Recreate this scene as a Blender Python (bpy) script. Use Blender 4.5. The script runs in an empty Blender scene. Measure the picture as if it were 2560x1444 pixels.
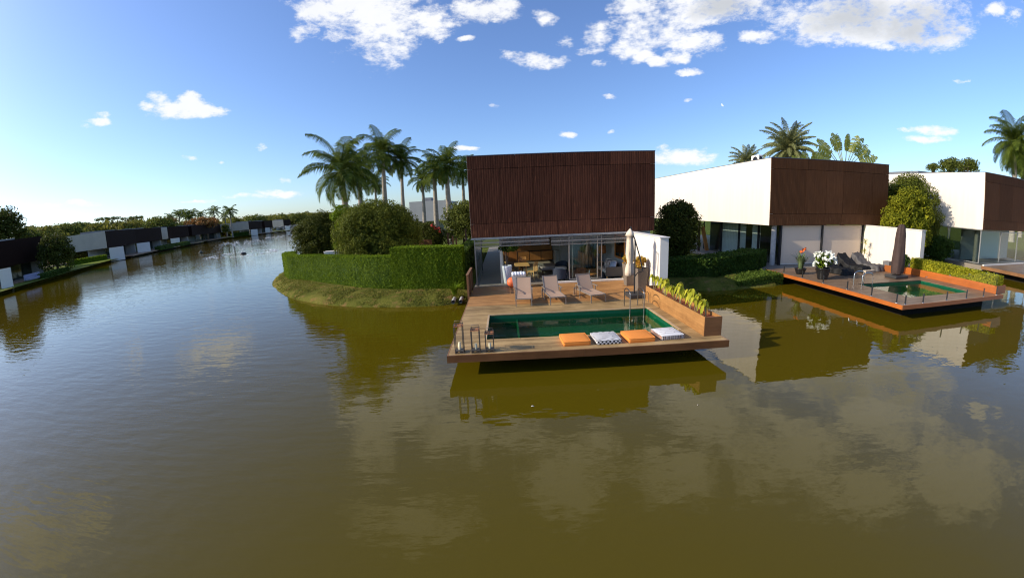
SKY_STR, CLOUD_STR, SKY_DUST, SKY_OZ, SKY_SAT, SKY_HUE, EXPOSURE, DENOISE = 0.15, 0.80, 0.9, 6.0, 1.0, 0.507, 0.52, True
import bpy, bmesh, math, random
import numpy as np
from mathutils import Matrix, Vector, Euler
random.seed(7); RNG = np.random.default_rng(11)
C = bpy.context; SC = C.scene; COL = SC.collection
R_ = math.radians; PI = math.pi

# ---------------------------------------------------------------- camera (wide lens of the photograph)
CAM_Z = 4.65
K_FWD = (969.06, 0.2574, -0.0802)
K_INV = (0.0743863067411992, -0.0004703177171327013, -4.73670309985814e-05, 1.8574352177935728e-06)
PITCH, ROLL, YAW = 0.1987, -0.0437, 0.0163
_cy, _sy, _cp, _sp = math.cos(YAW), math.sin(YAW), math.cos(PITCH), math.sin(PITCH)
FW = np.array([_sy*_cp, _cy*_cp, -_sp]); _r0 = np.array([_cy, -_sy, 0.0]); _u0 = np.cross(_r0, FW)
RT = math.cos(ROLL)*_r0 + math.sin(ROLL)*_u0
UP = -math.sin(ROLL)*_r0 + math.cos(ROLL)*_u0
_TH = np.linspace(0, 1.45, 3000); _RR = K_FWD[0]*(_TH + K_FWD[1]*_TH**3 + K_FWD[2]*_TH**5)
def ray(x, y):
    dx, dy = x-1280.0, 722.0-y; R = math.hypot(dx, dy); th = float(np.interp(R, _RR, _TH))
    return math.sin(th)*(dx*RT+dy*UP)/max(R, 1e-9) + math.cos(th)*FW
def on_z(x, y, z=0.65):
    d = ray(x, y); t = (z-CAM_Z)/d[2]; return Vector((d[0]*t, d[1]*t, z))
def on_y(x, y, Y):
    d = ray(x, y); t = Y/d[1]; return Vector((d[0]*t, Y, d[2]*t+CAM_Z))
def on_r(x, y, r):
    d = ray(x, y); h = math.hypot(d[0], d[1]); return Vector((d[0]/h*r, d[1]/h*r, CAM_Z+d[2]/h*r))
cd = bpy.data.cameras.new('camera'); cam = bpy.data.objects.new('camera', cd); COL.objects.link(cam); SC.camera = cam
cam.matrix_world = Matrix(((RT[0], UP[0], -FW[0], 0), (RT[1], UP[1], -FW[1], 0), (RT[2], UP[2], -FW[2], CAM_Z), (0, 0, 0, 1)))
cd.type = 'PANO'; cd.panorama_type = 'FISHEYE_LENS_POLYNOMIAL'; cd.fisheye_fov = PI
cd.sensor_fit = 'HORIZONTAL'; cd.sensor_width = 36; cd.sensor_height = 36*1444/2560
cd.fisheye_polynomial_k0 = 0
cd.fisheye_polynomial_k1, cd.fisheye_polynomial_k2, cd.fisheye_polynomial_k3, cd.fisheye_polynomial_k4 = [-k for k in K_INV]
cd.clip_start = 0.05; cd.clip_end = 20000

# ---------------------------------------------------------------- object helpers
def tag(o, label=None, cat=None, group=None, kind=None):
    if label: o['label'] = label
    if cat: o['category'] = cat
    if group: o['group'] = group
    if kind: o['kind'] = kind
    return o
def thing(name, loc, label, cat, rz=0.0, group=None):
    o = bpy.data.objects.new(name, None); o.empty_display_size = 0.2; COL.objects.link(o)
    o.location = loc; o.rotation_euler = (0, 0, rz); return tag(o, label, cat, group)
def kids(o): return [c for c in bpy.data.objects if c.parent == o]
def dup(o, loc, rz, label, group=None, parent=None, scale=None, top=True):
    r = o.copy(); COL.objects.link(r)
    if top:
        r.location = loc; r.rotation_euler = (0, 0, rz); r['label'] = label
        if group: r['group'] = group
        if scale: r.scale = scale
    else:
        r.parent = parent
    for ch in kids(o): dup(ch, None, None, None, None, r, None, False)
    return r
class M:
    def __init__(s): s.v = []; s.f = []; s.m = []; s.sm = []
    def add(s, vs, fs, mi=0, smooth=False):
        n = len(s.v); s.v += [tuple(v) for v in vs]
        for f in fs: s.f.append(tuple(i+n for i in f)); s.m.append(mi); s.sm.append(smooth)
        return s
    def box(s, x0, x1, y0, y1, z0, z1, mi=0):
        return s.add([(x0,y0,z0),(x1,y0,z0),(x1,y1,z0),(x0,y1,z0),(x0,y0,z1),(x1,y0,z1),(x1,y1,z1),(x0,y1,z1)],
                     [(0,3,2,1),(4,5,6,7),(0,1,5,4),(1,2,6,5),(2,3,7,6),(3,0,4,7)], mi)
    def cbox(s, x0, x1, y0, y1, z0, z1, c=0.01, mi=0):
        # box with chamfered edges
        P = []
        for z, i in ((z0, c), (z0+c, 0), (z1-c, 0), (z1, c)):
            P += [(x0+i+ (0 if i else 0), y0+c+i, z), (x0+c+i, y0+i, z), (x1-c-i, y0+i, z), (x1-i, y0+c+i, z), (x1-i, y1-c-i, z), (x1-c-i, y1-i, z), (x0+c+i, y1-i, z), (x0+i, y1-c-i, z)]
        F = [tuple(range(7, -1, -1)), tuple(range(24, 32))]
        for k in range(3):
            for j in range(8): a = k*8+j; b = k*8+(j+1) % 8; F.append((a, b, b+8, a+8))
        return s.add(P, F, mi)
    def bar(s, p, q, w, h=None, mi=0, up=(0, 0, 1)):
        h = h or w; p = Vector(p); q = Vector(q); d = (q-p).normalized(); u = Vector(up)
        if abs(d.dot(u)) > 0.98: u = Vector((0, 1, 0))
        a = d.cross(u).normalized()*w/2; b = a.cross(d).normalized()*h/2
        P = [p-a-b, p+a-b, p+a+b, p-a+b, q-a-b, q+a-b, q+a+b, q-a+b]
        return s.add(P, [(0,3,2,1),(4,5,6,7),(0,1,5,4),(1,2,6,5),(2,3,7,6),(3,0,4,7)], mi)
    def tube(s, pts, rad, n=8, mi=0, cap=True):
        pts = [Vector(p) for p in pts]; L = len(pts)
        if not hasattr(rad, '__len__'): rad = [rad]*L
        base = len(s.v); V = []; prev = None
        for i, p in enumerate(pts):
            d = (pts[min(i+1, L-1)]-pts[max(i-1, 0)]).normalized()
            if prev is None:
                a = d.cross(Vector((0, 0, 1))); 
                if a.length < 0.1: a = d.cross(Vector((1, 0, 0)))
            else: a = prev-d*prev.dot(d)
            a.normalize(); prev = a; b = d.cross(a)
            for k in range(n): t = 2*PI*k/n; V.append(p+(a*math.cos(t)+b*math.sin(t))*rad[i])
        F = []
        for i in range(L-1):
            for k in range(n): F.append((i*n+k, i*n+(k+1) % n, (i+1)*n+(k+1) % n, (i+1)*n+k))
        s.add(V, F, mi, True)
        if cap: s.add(V[:n][::-1], [tuple(range(n))], mi); s.add(V[-n:], [tuple(range(n))], mi)
        return s
    def lathe(s, prof, c=(0, 0, 0), n=20, mi=0, sq=False):
        V = []; F = []
        for r, z in prof:
            for k in range(n): t = 2*PI*(k+0.5)/n; V.append((c[0]+r*math.cos(t), c[1]+r*math.sin(t), c[2]+z))
        for i in range(len(prof)-1):
            for k in range(n): F.append((i*n+k, i*n+(k+1) % n, (i+1)*n+(k+1) % n, (i+1)*n+k))
        return s.add(V, F, mi, n > 6)
    def grid(s, fn, nu, nv, mi=0, smooth=True):
        V = [fn(i/nu, j/nv) for j in range(nv+1) for i in range(nu+1)]
        F = [(j*(nu+1)+i, j*(nu+1)+i+1, (j+1)*(nu+1)+i+1, (j+1)*(nu+1)+i) for j in range(nv) for i in range(nu)]
        return s.add(V, F, mi, smooth)
    def raw(s, V, F, mi=0, smooth=False):
        return s.add([tuple(map(float, v)) for v in V], [tuple(map(int, f)) for f in F], mi, smooth)
    def build(s, name, mats, parent=None, loc=None):
        me = bpy.data.meshes.new(name); me.from_pydata(s.v, [], s.f)
        for m in (mats if isinstance(mats, (list, tuple)) else [mats]): me.materials.append(m)
        me.polygons.foreach_set('material_index', s.m); me.polygons.foreach_set('use_smooth', s.sm); me.update()
        o = bpy.data.objects.new(name, me); COL.objects.link(o)
        if parent: o.parent = parent
        if loc: o.location = loc
        return o
def structure(o): o['kind'] = 'structure'; return o

# ---------------------------------------------------------------- foliage helpers
def leaf_quads(P, N, size, aspect=0.5, jit=0.7, droop=0.0, rng=None):
    """one rhombic leaf per point; N = preferred facing"""
    rng = rng or RNG; n = len(P)
    N = N + rng.normal(0, jit, (n, 3)); N /= np.linalg.norm(N, axis=1)[:, None]+1e-9
    T = rng.normal(0, 1, (n, 3)); T[:, 2] -= droop
    T -= (T*N).sum(1)[:, None]*N; T /= np.linalg.norm(T, axis=1)[:, None]+1e-9
    B = np.cross(N, T); sz = size*rng.uniform(0.6, 1.35, (n, 1)); w = sz*aspect
    V = np.empty((n, 4, 3)); V[:, 0] = P-T*sz*.5; V[:, 1] = P+B*w*.5+N*sz*.08; V[:, 2] = P+T*sz*.5; V[:, 3] = P-B*w*.5+N*sz*.08
    return V.reshape(-1, 3), np.arange(n*4).reshape(-1, 4)
def np_mesh(name, V, F, mat, parent=None):
    me = bpy.data.meshes.new(name); nv, nf = len(V), len(F); k = F.shape[1]
    me.vertices.add(nv); me.vertices.foreach_set('co', np.asarray(V, np.float32).ravel())
    me.loops.add(nf*k); me.loops.foreach_set('vertex_index', F.astype(np.int32).ravel())
    me.polygons.add(nf); me.polygons.foreach_set('loop_start', np.arange(0, nf*k, k, dtype=np.int32))
    me.update(calc_edges=True); me.validate(); me.materials.append(mat)
    o = bpy.data.objects.new(name, me); COL.objects.link(o)
    if parent: o.parent = parent
    return o
def lumps(n, c, rad, lump_n, lump_r, rng, shell=0.55, flat=0.0):
    """points on the skins of many overlapping clumps that fill an ellipsoid"""
    c = np.array(c, float); rad = np.array(rad, float)
    D = rng.normal(0, 1, (lump_n, 3)); D /= np.linalg.norm(D, axis=1)[:, None]
    D[:, 2] = np.where(D[:, 2] < -0.6, -D[:, 2], D[:, 2])
    rr = rng.uniform(shell, 1.0, (lump_n, 1))**0.6
    Cn = D*rr*(rad-lump_r*0.8)
    Lr = lump_r*rng.uniform(0.65, 1.25, lump_n)
    per = max(1, n//lump_n); Q = rng.normal(0, 1, (lump_n, per, 3)); Q /= np.linalg.norm(Q, axis=2)[:, :, None]
    P = Cn[:, None, :] + Q*Lr[:, None, None]*rng.uniform(0.7, 1.05, (lump_n, per, 1))*np.array([1, 1, 0.8])
    Nn = Q*0.7 + (P/rad)*0.5; Nn[..., 2] += 0.25
    return P.reshape(-1, 3)+c, Nn.reshape(-1, 3)
# ---------------------------------------------------------------- materials
class NT:
    def __init__(s, name):
        s.m = bpy.data.materials.new(name); s.m.use_nodes = True; s.t = s.m.node_tree; s.b = s.t.nodes['Principled BSDF']; s.o = s.t.nodes['Material Output']
    def n(s, typ, **kw):
        x = s.t.nodes.new('ShaderNode'+typ)
        for k, v in kw.items(): setattr(x, k, v)
        return x
    def l(s, a, b): s.t.links.new(a, b)
    def coord(s, sc=(1, 1, 1), kind='Object'):
        tc = s.n('TexCoord'); mp = s.n('Mapping'); mp.inputs['Scale'].default_value = sc; s.l(tc.outputs[kind], mp.inputs[0]); return mp.outputs[0]
    def noise(s, vec, scale=5, detail=4, rough=.55):
        x = s.n('TexNoise'); x.inputs['Scale'].default_value = scale; x.inputs['Detail'].default_value = detail; x.inputs['Roughness'].default_value = rough
        if vec is not None: s.l(vec, x.inputs['Vector'])
        return x.outputs[0]
    def ramp(s, fac, stops):
        x = s.n('ValToRGB'); e = x.color_ramp.elements
        while len(e) < len(stops): e.new(0.5)
        for i, (p, c) in enumerate(stops): e[i].position = p; e[i].color = tuple(c)+(1,)
        s.l(fac, x.inputs[0]); return x.outputs[0]
    def mix(s, fac, a, b, mode='MIX'):
        x = s.n('Mix', data_type='RGBA', blend_type=mode)
        for sock, v in ((x.inputs[0], fac), (x.inputs[6], a), (x.inputs[7], b)):
            if isinstance(v, (int, float)): sock.default_value = v
            elif isinstance(v, tuple): sock.default_value = v+(1,)
            else: s.l(v, sock)
        return x.outputs[2]
    def math(s, op, a, b=None, c=None, clamp=False):
        x = s.n('Math', operation=op); x.use_clamp = clamp
        for i, v in enumerate((a, b, c)):
            if v is None: continue
            if isinstance(v, (int, float)): x.inputs[i].default_value = v
            else: s.l(v, x.inputs[i])
        return x.outputs[0]
    def bump(s, h, strength=.3, dist=.02):
        x = s.n('Bump'); x.inputs['Strength'].default_value = strength; x.inputs['Distance'].default_value = dist; s.l(h, x.inputs['Height']); s.l(x.outputs[0], s.b.inputs['Normal']); return x
    def base(s, v, rough=.6, spec=.4, metal=0):
        if isinstance(v, tuple): s.b.inputs['Base Color'].default_value = v+(1,)
        else: s.l(v, s.b.inputs['Base Color'])
        s.b.inputs['Roughness'].default_value = rough; s.b.inputs['Specular IOR Level'].default_value = spec; s.b.inputs['Metallic'].default_value = metal
def scale3(c, k): return tuple(x*k for x in c)
def plain(name, col, rough=.6, spec=.4, metal=0, var=.15, sc=6, bump=.1):
    t = NT(name); v = t.coord(); nz = t.noise(v, sc, 5)
    t.base(t.ramp(nz, [(.3, scale3(col, 1-var)), (.7, scale3(col, 1+var))]), rough, spec, metal)
    if bump: t.bump(t.noise(v, sc*8, 3), bump, .01)
    return t.m
def leaf(name, dark, lite, trans=.3, rough=.5):
    t = NT(name); g = t.n('NewGeometry'); v = t.coord(); nz = t.noise(v, .9, 2)
    f = t.math('ADD', t.math('MULTIPLY', g.outputs['Random Per Island'], .6), t.math('MULTIPLY', nz, .5))
    col = t.ramp(f, [(.2, dark), (.85, lite)])
    t.base(col, rough+.15, .10)
    tr = t.n('BsdfTranslucent'); t.l(t.mix(.5, col, lite), tr.inputs[0]); mx = t.n('MixShader'); mx.inputs[0].default_value = trans
    t.l(t.b.outputs[0], mx.inputs[1]); t.l(tr.outputs[0], mx.inputs[2]); t.l(mx.outputs[0], t.o.inputs[0])
    return t.m
def boards(name, dark, lite, axis=0, rough=.55, spec=.35, grain=9):
    t = NT(name); g = t.n('NewGeometry'); sc = [grain*3]*3; sc[axis] = grain*.13; v = t.coord(tuple(sc))
    nz = t.noise(v, 1.6, 5, .6); big = t.noise(t.coord(), .9, 5, .65)
    f = t.math('ADD', t.math('MULTIPLY', g.outputs['Random Per Island'], .24), t.math('ADD', t.math('MULTIPLY', nz, .62), t.math('MULTIPLY_ADD', big, .85, -.26)))
    t.base(t.ramp(f, [(.3, dark), (.95, lite)]), rough, spec); t.bump(nz, .25, .006); return t.m
def cladding_mat(name, dark, lite, streak, pitch=.128):
    t = NT(name); tc = t.n('TexCoord'); sep = t.n('SeparateXYZ'); t.l(tc.outputs['Object'], sep.inputs[0])
    sl = t.math('PINGPONG', sep.outputs[0], pitch/2); sl = t.math('DIVIDE', sl, pitch/2)
    v = t.coord((7, 1, .35)); st = t.noise(v, 2.2, 5, .65); v2 = t.coord((22, 1, .9)); st2 = t.noise(v2, 1.7, 3, .6); big = t.noise(t.coord(), .45, 3)
    g = t.n('NewGeometry'); rnd = g.outputs['Random Per Island']
    f = t.math('ADD', t.math('MULTIPLY', st, .7), t.math('ADD', t.math('MULTIPLY', rnd, .22), t.math('MULTIPLY', big, .25)))
    col = t.ramp(f, [(.38, dark), (.85, lite)])
    lowz = t.n('MapRange'); lowz.inputs[1].default_value = 4.6; lowz.inputs[2].default_value = 3.2; lowz.inputs[3].default_value = .0; lowz.inputs[4].default_value = .09; t.l(sep.outputs[2], lowz.inputs[0])
    sf = t.ramp(t.math('ADD', st2, lowz.outputs[0]), [(.62, (0, 0, 0)), (.74, (1, 1, 1))])
    col = t.mix(t.math('MULTIPLY', sf, .42), col, streak)
    groove = t.ramp(sl, [(.0, (.70, .70, .70)), (.3, (1, 1, 1))])
    t.base(t.mix(1.0, col, groove, 'MULTIPLY'), .70, .10); t.bump(t.ramp(sl, [(.05, (0, 0, 0)), (.4, (1, 1, 1))]), .6, .012); return t.m
def glass_mat(name, tint=(.86, .92, .9), opac=.06, refl=1.0, rough=0.0):
    t = NT(name); tr = t.n('BsdfTransparent'); tr.inputs[0].default_value = tint+(1,)
    gl = t.n('BsdfGlossy'); gl.inputs['Roughness'].default_value = rough
    fr = t.n('Fresnel'); fr.inputs[0].default_value = 1.5
    gm_ = t.n('NewGeometry'); front = t.math('SUBTRACT', 1.0, gm_.outputs['Backfacing'])
    f = t.math('MULTIPLY', t.math('MULTIPLY_ADD', fr.outputs[0], refl, opac*.3, True), front)
    m1 = t.n('MixShader'); t.l(f, m1.inputs[0]); t.l(tr.outputs[0], m1.inputs[1]); t.l(gl.outputs[0], m1.inputs[2]); t.l(m1.outputs[0], t.o.inputs[0]); return t.m
def sheet_mat(name, col, opac, gloss=.25):
    t = NT(name); tr = t.n('BsdfTransparent'); t.base(col, .35, .25); mx = t.n('MixShader')
    v = t.coord((1, 1, 3)); nz = t.noise(v, 1.1, 3); t.l(t.math('MULTIPLY_ADD', nz, .3, opac-.15, True), mx.inputs[0])
    t.l(tr.outputs[0], mx.inputs[1]); t.l(t.b.outputs[0], mx.inputs[2]); t.l(mx.outputs[0], t.o.inputs[0]); return t.m

def render_wall():
    t = NT('white_render'); v = t.coord(); st = t.noise(t.coord((2.2, 2.2, .12)), 1.3, 4, .6); bg_ = t.noise(v, .35, 3)
    col = t.ramp(t.math('ADD', t.math('MULTIPLY', st, .6), t.math('MULTIPLY', bg_, .4)), [(.3, (.69, .615, .525)), (.6, (.75, .68, .59))])
    t.base(col, .85, .2); t.bump(t.noise(v, 8, 3), .06, .01); return t.m
W_WALL = render_wall()
W_PLAIN = plain('white_paint', (.75, .70, .63), .7, .3, var=.03, sc=2)
FAR_WALL = plain('far_pale_render', (.50, .44, .36), .85, .2, var=.06, sc=.6)
GREY_WALL = plain('grey_render', (.42, .41, .39), .85, .2, var=.05, sc=.8)
ROOF = plain('roof_membrane', (.22, .22, .22), .9, .1, var=.2, sc=1.2)
DARKMETAL = plain('dark_metal', (.03, .03, .032), .45, .5, .6)
STEEL = plain('steel', (.62, .62, .62), .22, .5, 1.0, var=.05)
CLAD_RED = cladding_mat('reddish_slat_cladding', (.036, .0120, .0065), (.112, .042, .024), (.32, .13, .06))
CLAD_BRN = cladding_mat('brown_slat_cladding', (.064, .026, .0095), (.122, .052, .0225), (.27, .14, .07), .09)
CLAD_FAR = cladding_mat('dark_slat_cladding', (.009, .0035, .0025), (.020, .008, .005), (.04, .016, .010))
DECK = boards('weathered_deck_boards', (.17, .102, .040), (.56, .375, .165), 0)
DECK_RED = boards('reddish_deck_boards', (.24, .112, .038), (.58, .295, .105), 0)
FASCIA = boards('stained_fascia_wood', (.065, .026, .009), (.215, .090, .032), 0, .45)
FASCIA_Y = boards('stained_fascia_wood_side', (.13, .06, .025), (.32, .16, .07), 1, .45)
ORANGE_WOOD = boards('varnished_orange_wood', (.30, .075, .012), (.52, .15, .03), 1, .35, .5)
ORANGE_WOOD_X = boards('varnished_orange_wood_front', (.22, .065, .014), (.40, .13, .035), 0, .35, .5)  # same wood as the side boards, with the front's shade put into its colour
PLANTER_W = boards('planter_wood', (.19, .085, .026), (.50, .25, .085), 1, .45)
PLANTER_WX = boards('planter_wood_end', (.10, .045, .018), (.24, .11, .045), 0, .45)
DECK2 = boards('brown_deck_boards', (.13, .078, .045), (.30, .19, .11), 0, .4)
DARKUNDER = plain('dark_concrete', (.012, .011, .010), .8, .1)
FLOOR_IN = plain('stone_floor', (.235, .200, .155), .55, .3, var=.08, sc=1.2, bump=0)
SLING = plain('taupe_sling_fabric', (.44, .295, .205), .85, .15, var=.04, sc=30, bump=.15)
FRAME_T = plain('taupe_metal_frame', (.27, .235, .20), .45, .4, .3)
PLASTIC_D = plain('dark_plastic', (.045, .043, .042), .55, .35)
FABRIC_B = plain('beige_canvas', (.66, .54, .42), .9, .1, var=.08, sc=8)
WICKER = plain('taupe_woven_planter', (.17, .135, .105), .7, .25, var=.25, sc=40, bump=.4)
SOIL = plain('bark_mulch', (.20, .07, .04), .95, .05, var=.5, sc=30, bump=.8)
GLASS = glass_mat('window_glass', refl=.8)
GLASS_DARK = glass_mat('tinted_glass', (.60, .64, .62), .1)
GLASS_RAIL = glass_mat('railing_glass', (.97, .985, .98), .0, .30)
BLIND_PVC = sheet_mat('clear_plastic_blind', (.10, .092, .085), .42)
BLIND_C = plain('cream_screen_fabric', (.72, .575, .43), .9, .1, var=.02, sc=1.0)
WOOD_L = boards('light_wood', (.48, .26, .085), (.80, .52, .21), 2, .4, .4, 6)
WOOD_O = boards('orange_wood', (.38, .14, .028), (.62, .27, .075), 2, .4, .4, 6)
WOOD_D = boards('dark_wood', (.05, .024, .012), (.12, .06, .03), 2, .5, .3, 6)
NAVY = plain('navy_weave', (.03, .038, .055), .8, .2, var=.4, sc=60, bump=.4)
SOFA_G = plain('dark_grey_weave', (.07, .062, .055), .8, .2, var=.2, sc=50)
CREAM = plain('cream_fabric', (.62, .57, .50), .9, .1, var=.04)
BLUE_C = plain('blue_grey_curtain', (.14, .19, .21), .9, .1, var=.1)
WHITE_C = plain('white_curtain', (.66, .66, .64), .9, .1, var=.05)
CERAMIC = plain('white_ceramic', (.66, .66, .67), .35, .5, var=.03)
ORANGE_B = plain('orange_rubber', (.80, .17, .06), .5, .4, var=.03)
CANDLE = plain('ivory_wax', (.80, .68, .45), .5, .4, var=.02)
LANT_M = plain('bronze_lantern_frame', (.13, .11, .09), .5, .4, .5)
LANT_W = boards('copper_red_wood', (.42, .14, .05), (.66, .27, .11), 0, .5)
BLACKPOT = plain('glossy_black_pot', (.012, .012, .013), .25, .6, var=.2)
COVER_K = plain('black_cover_fabric', (.010, .0095, .0095), .65, .25, var=.2, sc=4)
COVER_G = plain('grey_cover_fabric', (.075, .068, .066), .6, .35, var=.15, sc=4)
COVER_B = plain('brown_cover_fabric', (.062, .040, .034), .7, .2, var=.15, sc=5)
GREENTILE = plain('green_pool_tile', (.004, .088, .040), .3, .5, var=.12, sc=9, bump=0)
TRUNK_P = plain('pale_palm_trunk', (.30, .26, .21), .9, .1, var=.25, sc=5, bump=.4)
TRUNK_B = plain('brown_bark', (.12, .085, .06), .95, .05, var=.35, sc=7, bump=.6)
SHAFT = plain('green_crownshaft', (.10, .16, .05), .5, .4, var=.15)
PIPE = plain('grey_pipe', (.35, .34, .33), .6, .3)
L_HEDGE = leaf('hedge_leaves', (.034, .078, .005), (.205, .290, .016), .4)
L_HEDGE2 = leaf('dark_hedge_leaves', (.020, .042, .007), (.080, .135, .018), .3)
L_BUSH = leaf('dull_bush_leaves', (.038, .056, .008), (.175, .195, .026), .35)
L_BUSH2 = leaf('dark_bush_leaves', (.024, .036, .006), (.105, .115, .018), .3)
L_PALM = leaf('palm_leaflets', (.022, .046, .007), (.140, .180, .026), .35, .45)
L_PHX = leaf('date_palm_leaflets', (.085, .105, .035), (.30, .30, .12), .35, .45)
L_TRAV = leaf('traveller_palm_leaves', (.20, .24, .03), (.54, .52, .11), .4, .4)
L_YEL2 = leaf('yellow_green_bush_leaves', (.055, .085, .009), (.36, .35, .024), .4)
L_PLANT = leaf('yellow_green_leaves', (.26, .31, .02), (.66, .60, .06), .4, .4)
L_YEL = leaf('yellow_bush_leaves', (.10, .135, .010), (.50, .46, .03), .4)
L_TREE = leaf('tree_leaves', (.045, .065, .012), (.165, .185, .034), .35)
L_TREE2 = leaf('olive_tree_leaves', (.070, .080, .014), (.26, .245, .045), .35)
L_FLAME = leaf('orange_blossom_leaves', (.085, .090, .018), (.46, .21, .07), .25)
L_GROUND = leaf('ground_cover_leaves', (.04, .075, .012), (.17, .24, .035), .35)
L_GRASS = leaf('grass_tuft_leaves', (.075, .098, .012), (.27, .255, .05), .35)
L_CROTON = leaf('croton_leaves', (.30, .10, .015), (.50, .36, .05), .3, .35)
P_RED = plain('red_petals', (.45, .05, .03), .6, .3)
P_WHITE = plain('white_petals', (.80, .80, .70), .7, .2, var=.05)
P_ORANGE = plain('orange_petals', (.75, .16, .03), .6, .3)
CUSH_O = plain('orange_cushion_fabric', (.80, .27, .055), .85, .15, var=.05, sc=12, bump=.2)
def cushion_pattern(name, kind):
    t = NT(name); tc = t.n('TexCoord'); sp = t.n('SeparateXYZ'); t.l(tc.outputs['Object'], sp.inputs[0]); x, y, z = sp.outputs
    g = t.n('NewGeometry'); nsep = t.n('SeparateXYZ'); t.l(tc.outputs['Normal'], nsep.inputs[0]); top = t.math('GREATER_THAN', nsep.outputs[2], .7)
    wh = (.74, .72, .70); dk = (.045, .042, .042)
    if kind == 'check':
        a = t.math('ADD', t.math('MULTIPLY', x, 17), t.math('MULTIPLY', y, 17)); b = t.math('SUBTRACT', t.math('MULTIPLY', x, 17), t.math('MULTIPLY', y, -6))
        st = t.math('FRACT', t.math('ADD', t.math('MULTIPLY', x, 5), t.math('MULTIPLY', y, 11)))
        c = t.ramp(st, [(.40, wh), (.55, (.10, .095, .09)), (.75, (.10, .095, .09)), (.9, wh)])
        ch = t.n('TexChecker'); ch.inputs['Scale'].default_value = 17; t.l(tc.outputs['Object'], ch.inputs[0]); ch.inputs[1].default_value = wh+(1,); ch.inputs[2].default_value = dk+(1,)
        t.base(t.mix(top, ch.outputs[0], c), .85, .15)
    else:
        sy = t.math('FRACT', t.math('MULTIPLY', y, 6.2)); c = t.ramp(sy, [(.50, wh), (.58, (.32, .28, .29)), (.68, (.5, .46, .45)), (.76, wh)])
        sx = t.noise(t.coord((55, 0, 0)), 1.0, 1); c2 = t.ramp(sx, [(.42, wh), (.5, dk), (.58, (.40, .24, .18))])
        t.base(t.mix(top, c2, c), .85, .15)
    return t.m
CUSH_C = cushion_pattern('black_white_check_fabric', 'check'); CUSH_S = cushion_pattern('grey_striped_fabric', 'stripe')

def ground_mat():
    t = NT('mossy_grass_soil'); v = t.coord(); a = t.noise(v, .8, 5); b = t.noise(v, 9, 4); c = t.noise(v, 2.2, 4)
    col = t.ramp(t.math('ADD', t.math('MULTIPLY', a, .6), t.math('MULTIPLY', b, .4)), [(.32, (.045, .052, .009)), (.5, (.11, .115, .018)), (.72, (.23, .185, .045))])
    col = t.mix(t.ramp(c, [(.52, (0, 0, 0)), (.68, (.8, .8, .8))]), col, (.27, .155, .060))
    t.base(col, .95, .05); t.bump(t.math('ADD', b, t.noise(v, 30, 3)), .8, .06); return t.m
def lawn_mat():
    t = NT('lawn_grass'); v = t.coord(); b = t.noise(v, 3, 6, .7)
    t.base(t.ramp(b, [(.3, (.055, .075, .012)), (.7, (.15, .18, .03))]), .95, .05); t.bump(t.noise(v, 25, 4), .8, .06); return t.m
MUD = plain('wet_dark_mud', (.030, .022, .012), .6, .3, var=.4, sc=8, bump=.8); BANK = ground_mat(); LAWN = lawn_mat()

def water_mat():
    t = NT('murky_lake_water'); v = t.coord()
    big = t.noise(v, .035, 2)
    t.base(t.ramp(big, [(.3, (.081, .060, .0021)), (.7, (.090, .066, .0030))]), .006, .5); t.b.inputs['IOR'].default_value = 1.333
    mp = t.n('Mapping'); tc = t.n('TexCoord'); t.l(tc.outputs['Object'], mp.inputs[0]); mp.inputs['Rotation'].default_value = (0, 0, R_(-28)); mp.inputs['Scale'].default_value = (.55, 1.9, 1)
    rip = t.noise(mp.outputs[0], 1.5, 3, .5)
    mp2 = t.n('Mapping'); t.l(tc.outputs['Object'], mp2.inputs[0]); mp2.inputs['Scale'].default_value = (.8, 1.3, 1); mp2.inputs['Rotation'].default_value = (0, 0, R_(20))
    fine = t.noise(mp2.outputs[0], 2.4, 2, .45); swell = t.noise(mp2.outputs[0], .55, 2, .45)
    sep = t.n('SeparateXYZ'); t.l(tc.outputs['Object'], sep.inputs[0])
    # wind: the open water to the left is ruffled, the water in the lee of the houses is calm
    wnd = t.n('MapRange'); wnd.inputs[1].default_value = 3; wnd.inputs[2].default_value = -9; wnd.inputs[3].default_value = .10; wnd.inputs[4].default_value = 1.0; t.l(t.math('MULTIPLY_ADD', sep.outputs[1], -.1, sep.outputs[0]), wnd.inputs[0])
    patch = t.math('MULTIPLY_ADD', t.noise(v, .09, 3), 1.6, -.15, True)
    h = t.math('MULTIPLY', t.math('MULTIPLY', rip, .022), t.math('MULTIPLY', wnd.outputs[0], patch))
    pt2 = t.math('MULTIPLY_ADD', t.noise(v, .16, 3), 2.6, -.85, True)
    h = t.math('ADD', h, t.math('MULTIPLY', fine, t.math('MULTIPLY_ADD', pt2, .0060, .0011))); h = t.math('ADD', h, t.math('MULTIPLY', swell, .0085))
    bp = t.n('Bump'); bp.inputs['Strength'].default_value = 1; bp.inputs['Distance'].default_value = 1.0; t.l(h, bp.inputs['Height']); t.l(bp.outputs[0], t.b.inputs['Normal'])
    return t.m
WATER = water_mat()
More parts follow.
